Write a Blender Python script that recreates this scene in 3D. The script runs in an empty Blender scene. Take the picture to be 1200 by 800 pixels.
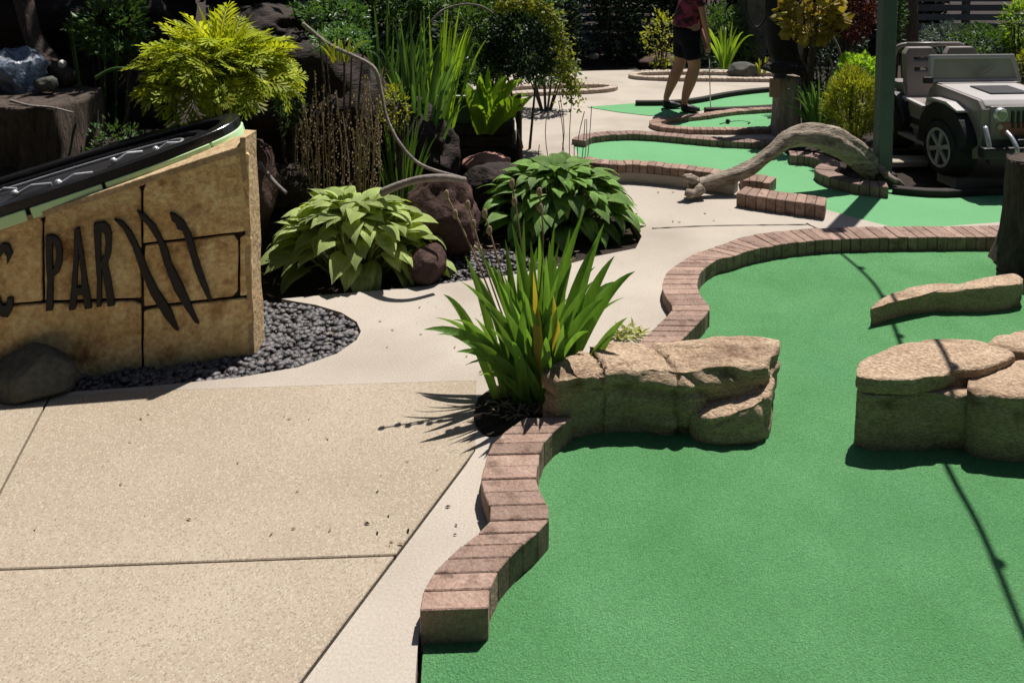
import bpy, bmesh, math, random
from mathutils import Vector, Matrix, noise
from mathutils.geometry import tessellate_polygon
R_ = math.radians
scene = bpy.context.scene
COL = scene.collection

# ---------------------------------------------------------------- camera
FPX, HCAM, YH, PITCH = 930.0, 1.95, -75.0, R_(4)
Y0 = YH + FPX * math.tan(PITCH)
cam = bpy.data.cameras.new('camera')
cam.sensor_width = 36.0
cam.lens = 36.0 * FPX / 1200.0
cam.shift_y = -(400 - Y0) / 1200.0
cam.clip_start = 0.05
cam.clip_end = 400
camo = bpy.data.objects.new('camera', cam)
camo.location = (0, 0, HCAM)
camo.rotation_euler = (R_(90) - PITCH, 0, 0)
COL.objects.link(camo)
scene.camera = camo

# ---------------------------------------------------------------- light
SUN_AZ, SUN_EL = R_(37), R_(65)          # azimuth measured from +Y towards +X
w = bpy.data.worlds.new('World')
scene.world = w
w.use_nodes = True
nt = w.node_tree
nt.nodes.clear()
sky = nt.nodes.new('ShaderNodeTexSky')
sky.sky_type = 'NISHITA'
sky.sun_disc = False
sky.sun_elevation = SUN_EL
sky.sun_rotation = SUN_AZ
bg = nt.nodes.new('ShaderNodeBackground')
bg.inputs['Strength'].default_value = 0.05
wo = nt.nodes.new('ShaderNodeOutputWorld')
nt.links.new(sky.outputs[0], bg.inputs[0])
nt.links.new(bg.outputs[0], wo.inputs[0])
sl = bpy.data.lights.new('sun', 'SUN')
sl.energy = 5.0
sl.angle = R_(0.5)
sl.color = (1.0, 0.95, 0.89)
so = bpy.data.objects.new('sun', sl)
sd = Vector((math.sin(SUN_AZ) * math.cos(SUN_EL), math.cos(SUN_AZ) * math.cos(SUN_EL), math.sin(SUN_EL)))
so.rotation_euler = sd.to_track_quat('Z', 'Y').to_euler()
so.location = sd * 20
COL.objects.link(so)
scene.view_settings.view_transform = 'Standard'
scene.view_settings.look = 'None'
scene.view_settings.exposure = 0.5
scene.view_settings.gamma = 1

# ---------------------------------------------------------------- helpers
def _ray(px, py):
    c, s = math.cos(PITCH), math.sin(PITCH)
    u, v = (px - 600) / FPX, (Y0 - py) / FPX
    return Vector((u, c + v * s, -s + v * c))
def P(px, py, z=0.0):                      # point of the photograph on a level plane
    r = _ray(px, py)
    t = (z - HCAM) / r.z
    return Vector((r.x * t, r.y * t, z))
def Pd(px, py, d):                         # point of the photograph at distance d
    r = _ray(px, py)
    t = d / r.y
    return Vector((r.x * t, d, HCAM + r.z * t))

def tag(o, label=None, cat=None, group=None, kind=None):
    if label: o['label'] = label
    if cat: o['category'] = cat
    if group: o['group'] = group
    if kind: o['kind'] = kind
    return o
def empty(name, loc=(0, 0, 0), rz=0, label=None, cat=None, group=None, kind=None):
    o = bpy.data.objects.new(name, None)
    o.location = loc
    o.rotation_euler = (0, 0, rz)
    o.empty_display_size = 0.1
    COL.objects.link(o)
    return tag(o, label, cat, group, kind)
def link(name, me, parent=None, mat4=None):
    o = bpy.data.objects.new(name, me)
    COL.objects.link(o)
    if parent: o.parent = parent
    if mat4 is not None: o.matrix_basis = mat4
    return o

class MB:
    """collects geometry and links it as one mesh object"""
    def __init__(s): s.v, s.f = [], []
    def add(s, vs, fs):
        n = len(s.v)
        s.v += [tuple(a) for a in vs]
        s.f += [tuple(i + n for i in f) for f in fs]
    def box(s, c, d, rz=0, m=None):
        cx, cy, cz = c
        hx, hy, hz = d[0] / 2, d[1] / 2, d[2] / 2
        vs = [Vector((x, y, z)) for z in (-hz, hz) for x, y in ((-hx, -hy), (hx, -hy), (hx, hy), (-hx, hy))]
        rot = Matrix.Rotation(rz, 3, 'Z') if m is None else m
        s.add([rot @ q + Vector(c) for q in vs], [(3, 2, 1, 0), (4, 5, 6, 7), (0, 1, 5, 4), (1, 2, 6, 5), (2, 3, 7, 6), (3, 0, 4, 7)])
    def tube(s, pts, rad, n=8, cap=True, flat=1.0, nz=0.0, seed=0):
        pts = [Vector(p) for p in pts]
        if not hasattr(rad, '__len__'): rad = [rad] * len(pts)
        b = len(s.v)
        prev = None
        for i, p in enumerate(pts):
            t = (pts[min(i + 1, len(pts) - 1)] - pts[max(i - 1, 0)]).normalized()
            if prev is None:
                a = Vector((0, 0, 1)) if abs(t.z) < 0.9 else Vector((1, 0, 0))
                side = t.cross(a).normalized()
            else:
                side = (prev - t * prev.dot(t)).normalized()
            prev = side
            up = side.cross(t)
            for k in range(n):
                a = 2 * math.pi * k / n
                r = rad[i]
                if nz: r *= 1 + nz * noise.noise(Vector((p.x * 3 + math.cos(a) * 1.7 + seed, p.y * 3 + math.sin(a) * 1.7, p.z * 3)) )
                s.v.append(tuple(p + side * (math.cos(a) * r) + up * (math.sin(a) * r * flat)))
        for i in range(len(pts) - 1):
            for k in range(n):
                s.f.append((b + i * n + k, b + i * n + (k + 1) % n, b + (i + 1) * n + (k + 1) % n, b + (i + 1) * n + k))
        if cap:
            s.f.append(tuple(b + k for k in range(n))[::-1])
            s.f.append(tuple(b + (len(pts) - 1) * n + k for k in range(n)))
    def prism(s, outline, z0, z1, holes=()):
        loops = [[Vector((p[0], p[1], 0)) for p in outline]] + [[Vector((p[0], p[1], 0)) for p in h] for h in holes]
        tris = tessellate_polygon(loops)
        flat = [p for l in loops for p in l]
        n = len(flat)
        b = len(s.v)
        s.v += [(p.x, p.y, z1) for p in flat] + [(p.x, p.y, z0) for p in flat]
        for t in tris:
            a, c, d = (flat[i] for i in t)
            up = (c - a).cross(d - a).z > 0
            t = t if up else t[::-1]
            s.f.append(tuple(b + i for i in t))
            s.f.append(tuple(b + n + i for i in t[::-1]))
        o = 0
        for l in loops:
            m = len(l)
            for i in range(m):
                j = (i + 1) % m
                s.f.append((b + o + i, b + o + j, b + n + o + j, b + n + o + i))
            o += m
    def build(s, name, mat, parent=None, smooth=False, bevel=0, seg=1, mat4=None):
        me = bpy.data.meshes.new(name)
        me.from_pydata(s.v, [], s.f)
        if bevel:
            bm = bmesh.new(); bm.from_mesh(me)
            bmesh.ops.recalc_face_normals(bm, faces=bm.faces)
            ed = [e for e in bm.edges if len(e.link_faces) == 2 and e.calc_face_angle(0) > 0.5]
            bmesh.ops.bevel(bm, geom=ed, offset=bevel, segments=seg, affect='EDGES', profile=0.6)
            bm.to_mesh(me); bm.free()
        else:
            bm = bmesh.new(); bm.from_mesh(me)
            bmesh.ops.recalc_face_normals(bm, faces=bm.faces)
            bm.to_mesh(me); bm.free()
        if smooth: me.shade_smooth()
        me.materials.append(mat)
        return link(name, me, parent, mat4)

def catmull(pts, per=8):
    pts = [Vector(p) for p in pts]
    out = []
    for i in range(len(pts) - 1):
        a, b, c, d = pts[max(i - 1, 0)], pts[i], pts[i + 1], pts[min(i + 2, len(pts) - 1)]
        for k in range(per):
            t = k / per
            out.append(0.5 * ((2 * b) + (c - a) * t + (2 * a - 5 * b + 4 * c - d) * t * t + (3 * b - a - 3 * c + d) * t ** 3))
    out.append(pts[-1])
    return out
def resample(pts, step=None, n=None, closed=False):
    pts = [Vector(p) for p in pts]
    if closed: pts = pts + [pts[0]]
    L = [0]
    for a, b in zip(pts, pts[1:]): L.append(L[-1] + (b - a).length)
    if n is None: n = max(2, int(round(L[-1] / step)) + 1)
    out = []
    j = 0
    m = n if closed else n - 1
    for i in range(n):
        s = L[-1] * i / m
        while j < len(L) - 2 and L[j + 1] < s: j += 1
        t = (s - L[j]) / max(1e-9, L[j + 1] - L[j])
        out.append(pts[j].lerp(pts[j + 1], min(1, t)))
    return out

# ---------------------------------------------------------------- materials
def mat(name, c1, c2=None, scale=5, rough=0.8, bump=0.0, bscale=40, spec=0.3, metal=0, detail=4, c3=None, s3=1.0, t3=(0.55, 0.7), stretch=None, trans=0.0, speck=None, w=(0.3, 0.7), fine=0.0, rnd=0.0):
    if not trans:
        sc_ = lambda c_: tuple(x_ * .77 for x_ in c_)
        c1, c2, c3 = sc_(c1), sc_(c2 or c1), (sc_(c3) if c3 else None)
        if speck: speck = (speck[0], sc_(speck[1]), sc_(speck[2]))
    m = bpy.data.materials.new(name)
    m.use_nodes = True
    nt = m.node_tree
    N, Lk = nt.nodes, nt.links
    bs = N['Principled BSDF']
    bs.inputs['Roughness'].default_value = rough
    bs.inputs['Metallic'].default_value = metal
    bs.inputs['Specular IOR Level'].default_value = spec
    co = N.new('ShaderNodeTexCoord')
    vec = co.outputs['Object']
    if stretch:
        mp = N.new('ShaderNodeMapping'); mp.inputs['Scale'].default_value = stretch
        Lk.new(vec, mp.inputs[0]); vec = mp.outputs[0]
    def nz(sc, det=4, ro=0.55):
        n = N.new('ShaderNodeTexNoise'); n.inputs['Scale'].default_value = sc
        n.inputs['Detail'].default_value = det; n.inputs['Roughness'].default_value = ro
        Lk.new(vec, n.inputs['Vector']); return n.outputs['Fac']
    def ramp(fac, a, b, ca, cb):
        r = N.new('ShaderNodeValToRGB')
        r.color_ramp.elements[0].position = a; r.color_ramp.elements[1].position = b
        r.color_ramp.elements[0].color = (*ca, 1); r.color_ramp.elements[1].color = (*cb, 1)
        Lk.new(fac, r.inputs[0]); return r.outputs[0]
    def mix(fac, a, b, bt='MIX'):
        x = N.new('ShaderNodeMix'); x.data_type = 'RGBA'; x.blend_type = bt
        if hasattr(fac, 'links'): Lk.new(fac, x.inputs[0])
        else: x.inputs[0].default_value = fac
        for k, q in ((6, a), (7, b)):
            if hasattr(q, 'links'): Lk.new(q, x.inputs[k])
            else: x.inputs[k].default_value = (*q, 1)
        return x.outputs[2]
    col = ramp(nz(scale, detail), w[0], w[1], c1, c2 or c1)
    if c3: col = mix(ramp(nz(s3, 5), t3[0], t3[1], (0, 0, 0), (1, 1, 1)), col, c3)
    if fine:
        col = mix(fine, col, ramp(nz(bscale * 1.3, 2), 0.3, 0.7, (0.25, 0.25, 0.25), (0.95, 0.95, 0.95)), 'OVERLAY')
    if speck:                                    # (scale, dark colour, light colour)
        v = N.new('ShaderNodeTexVoronoi'); v.inputs['Scale'].default_value = speck[0]; Lk.new(vec, v.inputs['Vector'])
        sp = N.new('ShaderNodeSeparateColor'); Lk.new(v.outputs['Color'], sp.inputs[0])
        d = ramp(sp.outputs[0], 0.12, 0.2, (1, 1, 1), (0, 0, 0))
        l = ramp(sp.outputs[1], 0.80, 0.9, (0, 0, 0), (1, 1, 1))
        col = mix(d, col, speck[1]); col = mix(l, col, speck[2])
    if rnd:                                      # each piece a little different
        oi = N.new('ShaderNodeObjectInfo')
        col = mix(1.0, col, ramp(oi.outputs['Random'], 0, 1, (1 - rnd,) * 3, (1 + rnd * 0.3,) * 3), 'MULTIPLY')
    Lk.new(col, bs.inputs['Base Color'])
    if bump:
        b = N.new('ShaderNodeBump'); b.inputs['Strength'].default_value = bump; b.inputs['Distance'].default_value = 0.02
        Lk.new(nz(bscale, 6, 0.65), b.inputs['Height']); Lk.new(b.outputs[0], bs.inputs['Normal'])
    if trans:
        tr = N.new('ShaderNodeBsdfTranslucent')
        g = mix(1.0, col, (1.25, 1.15, 0.45), 'MULTIPLY')
        Lk.new(g, tr.inputs[0])
        ms = N.new('ShaderNodeMixShader'); ms.inputs[0].default_value = trans
        Lk.new(bs.outputs[0], ms.inputs[1]); Lk.new(tr.outputs[0], ms.inputs[2])
        Lk.new(ms.outputs[0], N['Material Output'].inputs[0])
    return m

M = {}
M['soil'] = mat('soil', (.018, .012, .009), (.05, .035, .025), 14, .95, 1.0, 60, fine=.5)
M['concrete'] = mat('concrete', (.43, .375, .315), (.51, .455, .385), 1.3, .9, .25, 90, c3=(.35, .30, .245), s3=1.1, t3=(.48, .75), fine=.14, spec=.2)
M['aggregate'] = mat('aggregate', (.385, .315, .235), (.455, .38, .29), 1.7, .9, .25, 190, c3=(.335, .27, .195), s3=.7, t3=(.42, .68), speck=(200, (.32, .26, .19), (.50, .435, .34)), fine=.14, spec=.2)
M['turf'] = mat('turf', (.115, .325, .12), (.16, .405, .17), 2.6, .97, .9, 170, detail=8, fine=.42, spec=.08, c3=(.125, .355, .15), s3=.9)
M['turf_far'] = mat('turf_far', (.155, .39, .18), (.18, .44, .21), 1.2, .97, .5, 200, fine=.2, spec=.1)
M['brick'] = mat('brick', (.335, .225, .175), (.445, .31, .25), 11, .9, .6, 70, c3=(.22, .145, .115), s3=14, t3=(.54, .70), fine=.3, rnd=.28, spec=.15)
M['brick_shaded'] = mat('brick_shaded', (.25, .165, .135), (.33, .23, .19), 9, .9, .35, 90, fine=.15, rnd=.2)  # darker copy of brick with shade put into its colour
M['brick_pale'] = mat('brick_pale', (.46, .37, .29), (.54, .45, .36), 9, .9, .35, 90, fine=.1, rnd=.12)
M['mortar'] = mat('mortar', (.035, .027, .02), (.06, .045, .035), 20, .95)
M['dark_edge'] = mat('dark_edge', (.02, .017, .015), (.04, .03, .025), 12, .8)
M['sandstone'] = mat('sandstone', (.44, .305, .20), (.60, .45, .31), 7, .9, 1.0, 55, c3=(.22, .14, .09), s3=4, t3=(.54, .68), stretch=(1, 1.3, 2.2), fine=.55)
M['sandstone2'] = mat('sandstone2', (.46, .32, .21), (.62, .465, .32), 8, .9, 1.0, 55, c3=(.26, .17, .11), s3=3.5, t3=(.54, .68), stretch=(1, 1.3, 2.0), fine=.55)
M['brown_rock'] = mat('brown_rock', (.045, .022, .018), (.10, .055, .042), 5, .85, 1.0, 22, c3=(.03, .018, .018), s3=2, fine=.4)
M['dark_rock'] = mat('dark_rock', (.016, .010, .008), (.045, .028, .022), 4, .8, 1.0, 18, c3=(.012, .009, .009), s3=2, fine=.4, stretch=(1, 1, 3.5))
M['blue_rock'] = mat('blue_rock', (.05, .075, .125), (.16, .21, .29), 6, .22, 1.0, 14, spec=.9)
M['grey_rock'] = mat('grey_rock', (.07, .072, .06), (.15, .15, .12), 6, .85, .9, 30, fine=.4)
M['pebble'] = mat('pebble', (.055, .052, .055), (.19, .175, .18), 22, .45, .4, 60, spec=.5, w=(.35, .65), c3=(.27, .23, .20), s3=14, t3=(.6, .66))
M['sign_stone'] = mat('sign_stone', (.66, .42, .17), (1.0, .74, .38), 8, .9, .9, 32, c3=(.34, .19, .07), s3=6, t3=(.55, .70), fine=.45, rnd=.15)
M['sign_edge'] = mat('sign_edge', (.46, .32, .17), (.58, .43, .25), 8, .9, .8, 30, fine=.35)
M['black_paint'] = mat('black_paint', (.012, .011, .012), (.022, .02, .02), 30, .5, .3, 80)
M['black_gloss'] = mat('black_gloss', (.010, .010, .012), (.018, .018, .020), 10, .22, .05, 40, spec=.6)
M['silver'] = mat('silver', (.60, .60, .62), (.78, .78, .80), 30, .3, .1, 60, metal=.6)
M['lime'] = mat('lime', (.62, 1.0, .50), (.72, 1.0, .60), 10, .45, .05, 40)
M['driftwood'] = mat('driftwood', (.24, .19, .145), (.50, .42, .335), 7, .9, 1.0, 26, c3=(.09, .065, .05), s3=9, stretch=(.7, 3, 3.5), fine=.5)
M['bark'] = mat('bark', (.05, .038, .03), (.13, .095, .075), 9, .95, 1.0, 24, stretch=(2.5, 2.5, .5), fine=.4)
M['black_bark'] = mat('black_bark', (.006, .006, .008), (.018, .016, .018), 7, .8, 1.0, 24, stretch=(2, 2, .6))
M['grey_bark'] = mat('grey_bark', (.24, .19, .165), (.42, .34, .29), 7, .95, 1.0, 22, stretch=(2.5, 2.5, .5), fine=.4)
M['pink_wood'] = mat('pink_wood', (.40, .19, .15), (.55, .30, .24), 6, .9, .6, 30)
M['vine_stem'] = mat('vine_stem', (.20, .17, .15), (.34, .30, .27), 12, .85, .5, 50)
M['dry'] = mat('dry', (.22, .16, .10), (.38, .29, .19), 20, .9, trans=.2)
M['post_green'] = mat('post_green', (.085, .115, .11), (.115, .15, .14), 6, .5, .3, 50)
M['timber'] = mat('timber', (.025, .02, .02), (.07, .055, .045), 8, .85, .8, 30, stretch=(.4, 3, 3))
M['teal'] = mat('teal', (.05, .10, .09), (.09, .15, .13), 5, .6, .3, 30)
M['white_rim'] = mat('white_rim', (.55, .55, .5), (.7, .7, .65), 9, .6)
M['fence'] = mat('fence', (.15, .15, .15), (.25, .25, .24), 5, .9, .6, 30, stretch=(.3, 3, 3), rnd=.3)
M['hosta_lime'] = mat('hosta_lime', (.36, .49, .12), (.64, .75, .30), 2, .42, .5, 26, spec=.4, trans=.40, rnd=.4, stretch=(9, 1.2, 1))
M['hosta_green'] = mat('hosta_green', (.11, .25, .035), (.29, .48, .11), 2, .36, .5, 26, spec=.5, trans=.32, rnd=.5, stretch=(9, 1.2, 1))
M['iris'] = mat('iris', (.11, .25, .04), (.20, .40, .08), 6, .4, .3, 40, spec=.45, trans=.40, rnd=.45, stretch=(4, 4, .6))
M['iris_yellow'] = mat('iris_yellow', (.42, .34, .05), (.55, .45, .09), 6, .5, trans=.4)
M['fern'] = mat('fern', (.27, .38, .02), (.58, .60, .05), 3, .5, .2, 40, spec=.25, trans=.45, rnd=.55)
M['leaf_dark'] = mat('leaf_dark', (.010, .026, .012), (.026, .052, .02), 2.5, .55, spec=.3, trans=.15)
M['leaf_mid'] = mat('leaf_mid', (.04, .095, .025), (.10, .19, .05), 3, .5, spec=.4, trans=.35)
M['leaf_grass'] = mat('leaf_grass', (.055, .14, .04), (.14, .27, .08), 3, .42, spec=.45, trans=.4, rnd=.5)
M['leaf_blue'] = mat('leaf_blue', (.06, .095, .085), (.13, .18, .16), 3, .5, spec=.4, trans=.2)
M['leaf_yellow'] = mat('leaf_yellow', (.22, .27, .025), (.42, .45, .06), 6, .5, spec=.3, trans=.45, rnd=.4)
M['leaf_lime'] = mat('leaf_lime', (.17, .33, .03), (.33, .52, .06), 4, .4, spec=.4, trans=.5, rnd=.3)
M['leaf_autumn'] = mat('leaf_autumn', (.20, .16, .03), (.34, .27, .06), 4, .6, trans=.35)
M['leaf_red'] = mat('leaf_red', (.07, .016, .016), (.20, .06, .05), 6, .6, trans=.3)
M['skin'] = mat('skin', (.40, .20, .13), (.46, .24, .16), 12, .55, .1, 60)
M['shorts'] = mat('shorts', (.006, .006, .010), (.011, .011, .017), 20, .9, .3, 80, spec=.1)
M['shirt'] = mat('shirt', (.15, .012, .04), (.30, .04, .10), 9, .8, .3, 60, c3=(.03, .01, .015), s3=14, t3=(.48, .54))
M['hair'] = mat('hair', (.03, .018, .01), (.06, .035, .02), 30, .5)
M['shoe'] = mat('shoe', (.010, .010, .012), (.02, .02, .022), 30, .5)
M['jeep_tan'] = mat('jeep_tan', (.265, .23, .215), (.32, .28, .26), 3, .42, .05, 40, spec=.5, c3=(.19, .16, .145), s3=5, t3=(.5, .8))
M['jeep_sunlit'] = mat('jeep_sunlit', (.50, .47, .455), (.56, .53, .51), 4, .35, .05, 40, spec=.5)  # paler copy of the tan, sunlight put into its colour
M['jeep_black'] = mat('jeep_black', (.013, .013, .017), (.026, .026, .032), 12, .5, .2, 60)
M['jeep_red'] = mat('jeep_red', (.30, .10, .08), (.38, .16, .13), 9, .6)
M['tyre'] = mat('tyre', (.012, .012, .014), (.025, .025, .028), 22, .75, .4, 60)
M['glass'] = mat('glass', (.30, .31, .22), (.40, .41, .30), 3, .25, spec=.5)
M['red_lens'] = mat('red_lens', (.35, .03, .02), (.4, .04, .03), 5, .3)
M['cable'] = mat('cable', (.012, .012, .012), (.02, .02, .02), 5, .6)
M['bulb'] = mat('bulb', (.45, .40, .30), (.5, .45, .35), 5, .2)

# ---------------------------------------------------------------- world layout (photograph -> ground)
ZT = 0.08
C1 = [P(x, y, ZT) for x, y in ((532, 713), (534, 693), (545, 671), (560, 654), (575, 639), (592, 625), (607, 611), (609, 596), (604, 581), (597, 568), (597, 556), (600, 541), (602, 530), (608, 517), (622, 504), (643, 488))]
C2 = [P(x, y, ZT) for x, y in ((768, 404), (785, 385), (806, 365), (809, 356), (799, 342), (797, 328), (805, 313), (824, 300), (850, 291), (880, 282), (912, 276), (960, 271.5), (1020, 269.5), (1100, 268.5), (1180, 268), (1330, 264))]
Z = 0.0
def poly(pts, z=0.0): return [P(x, y, z) for x, y in pts]
holeB = poly([(672, 170), (690, 160), (730, 158), (800, 163), (870, 168), (912, 172), (925, 182), (955, 186), (985, 193), (975, 205), (1000, 214), (1100, 224), (1400, 220), (1400, 246), (1175, 260), (1110, 265), (1050, 267), (1005, 256), (970, 246), (930, 238), (885, 230), (905, 219), (880, 210), (847, 206), (800, 202), (740, 196), (700, 194), (680, 186)])
bedL = poly([(-220, 474), (0, 468), (56, 461), (180, 452), (280, 442), (350, 430), (395, 414), (418, 398), (423, 388), (418, 377), (400, 366), (370, 357), (345, 353), (330, 350)])
agg_edge = poly([(-220, 479), (0, 470), (56, 464.5), (140, 459), (317, 453), (537, 446), (558, 446), (557, 528), (546, 545), (355, 800), (-92, 1400)])
C1s, C2s = catmull(C1, 4), catmull(C2, 4)
flat = lambda pts: [Vector((p[0], p[1], 0)) for p in pts]
greenA_left = [P(470, 1400, -.02), P(487, 800, -.02), P(490, 757, -.02), P(495, 735, -.02)]
GAP = [Vector((p.x + .014, p.y, 0)) for p in greenA_left]
concrete = ([P(-92, 1400)] + agg_edge[::-1][1:] + bedL +
            poly([(480, 337), (530, 331), (600, 322), (660, 311), (700, 300), (745, 291), (752, 277), (740, 256), (720, 226), (680, 203), (620, 192), (560, 178), (535, 150), (535, 118), (545, 98), (600, 86), (700, 83), (800, 81), (905, 82), (918, 120), (922, 160), (912, 172)]) +
            holeB[4:0:-1] + [holeB[0]] + holeB[:13:-1][:] )
# holeB order: far-left .. right side .. near edge back to the left; walk the near edge from left to right
concrete = ([P(-92, 1400)] + agg_edge[::-1][1:] + bedL +
            poly([(480, 337), (530, 331), (600, 322), (660, 311), (700, 300), (745, 291), (752, 277), (740, 256), (720, 226), (680, 203), (620, 192), (560, 178), (535, 150), (535, 118), (545, 98), (600, 86), (700, 83), (800, 81), (905, 82), (918, 120), (922, 160)]) +
            [holeB[5], holeB[4], holeB[3], holeB[2], holeB[1], holeB[0]] + holeB[:13:-1] + [holeB[13]] +
            flat(C2s)[::-1] + [P(650, 482)] + flat(C1s)[::-1] + flat(greenA_left)[::-1])

# ---------------------------------------------------------------- ground, paving, turf
g = MB(); g.box((0, 40, -.16), (220, 220, .2)); g.build('ground', M['soil']) ['kind'] = 'structure'
c = MB(); c.prism(concrete, -.058, 0); o = c.build('concrete_path', M['concrete'], bevel=0); tag(o, kind='structure')
# greenA: gently rolling sheet
def sheet(name, outline, z, m, thick=.03):
    b = MB(); b.prism(outline, z - thick, z)
    return tag(b.build(name, m), kind='structure')
greenA = GAP + flat(C1s) + [P(650, 482)] + flat(C2s) + [Vector((12, 5.2, 0)), Vector((12, .9, 0))]
sheet('putting_green', greenA, -.02, M['turf'])
sheet('putting_green', holeB, -.012, M['turf_far'])
gC = poly([(688, 126), (745, 121.5), (800, 119), (830, 114), (860, 109), (908, 104), (910, 124), (825, 129), (800, 137), (760, 136), (725, 132)])
gD = poly([(772, 143), (800, 138), (835, 136), (905, 130), (906, 151), (850, 153), (800, 151)])
sheet('putting_green', gC, .006, M['turf_far'], .004)
sheet('putting_green', gD, .006, M['turf_far'], .004)
pad = poly([(1098, 205), (1110, 188), (1120, 150), (1500, 150), (1500, 213), (1120, 214)])
sheet('concrete_pad', pad, .03, M['concrete'], .08)
# exposed-aggregate slabs with open joints
agg = empty('aggregate_pavement', (0, 0, 0), kind='structure')
def cutpoly(poly_, a, b, gap):
    """clip polygon to the left side of line a->b, pulled back by gap"""
    d = (b - a).normalized(); n = Vector((-d.y, d.x, 0))
    out = []
    for i, p in enumerate(poly_):
        q = poly_[(i + 1) % len(poly_)]
        sp, sq = (p - a).dot(n) - gap, (q - a).dot(n) - gap
        if sp >= 0: out.append(p)
        if sp * sq < 0: out.append(p.lerp(q, sp / (sp - sq)))
    return out
whole = agg_edge + [P(-2200, 1400), P(-2200, 560)]
whole = agg_edge + [Vector((-6, P(-92, 1400).y, 0)), Vector((-6, agg_edge[0].y, 0))]
ja, jb = P(58, 465), P(0, 576)
ha, hb = P(0, 667), P(465, 650)
wa, wb = P(55, 665), P(-200, 1000)
left = cutpoly(whole, jb, ja, .004); right = cutpoly(whole, ja, jb, .004)
for part_ in (left, right):
    for aa, bb in ((ha, hb), (hb, ha)):
        q = cutpoly(part_, aa, bb, .003)
        if len(q) > 2:
            # second inset from the concrete strip
            q2 = cutpoly(q, P(355, 800), P(546, 545), .011)
            b = MB(); b.prism(q2, -.055, .001)
            b.build('slab', M['aggregate'], agg, bevel=.003)
b = MB(); b.prism([p for p in whole], -.058, -.028); b.build('joint_bed', M['mortar'], agg)

b = MB(); b.prism(poly([(1044, 186), (1084, 186), (1088, 193), (1046, 194)]), -.02, .03); tag(b.build('sunlit_strip', M['concrete'], bevel=.006), 'narrow pale slab in place of a sunlit strip on the dark soil under the side of the toy jeep', 'slab')  # pale strip put where sunlight falls under the jeep
b = MB(); b.prism(poly([(1042, 167), (1092, 167), (1094, 173), (1043, 174)]), -.02, .03); tag(b.build('sunlit_strip', M['concrete'], bevel=.006), 'second pale slab in place of a sunlit strip farther back under the toy jeep', 'slab')  # another pale strip in place of sunlight on the ground
# planting hole of the iris
b = MB(); b.prism([Vector((p.x, p.y, 0)) for p in catmull(poly([(560, 468), (590, 452), (650, 455), (690, 470), (670, 488), (610, 500), (575, 512), (556, 495), (560, 468)]), 5)[:-1]], -.004, .008); tag(b.build('soil_patch', M['soil']), kind='structure')
# small thing: cracks/joint grooves in concrete path as dark thin filler strips
def strip(name, pts, wd, z, m, parent=None):
    pts = [Vector(p) for p in pts]
    b = MB()
    for i, p in enumerate(pts):
        t = (pts[min(i + 1, len(pts) - 1)] - pts[max(0, i - 1)]).normalized()
        s = Vector((-t.y, t.x, 0)) * wd / 2 * random.Random(i).uniform(.6, 1.3)
        b.v += [(p.x + s.x, p.y + s.y, z), (p.x - s.x, p.y - s.y, z)]
    for i in range(len(pts) - 1): b.f.append((2 * i, 2 * i + 1, 2 * i + 3, 2 * i + 2))
    return b.build(name, m, parent)
js = tag(strip('path_joint', resample(catmull(poly([(764, 268), (830, 265), (900, 264), (946, 263.5)]), 5), .05), .010, .004, M['mortar']), kind='structure')
tag(strip('path_joint', resample(catmull(poly([(945, 262), (965, 272), (978, 279)]), 5), .05), .010, .004, M['mortar']), kind='structure')

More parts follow.
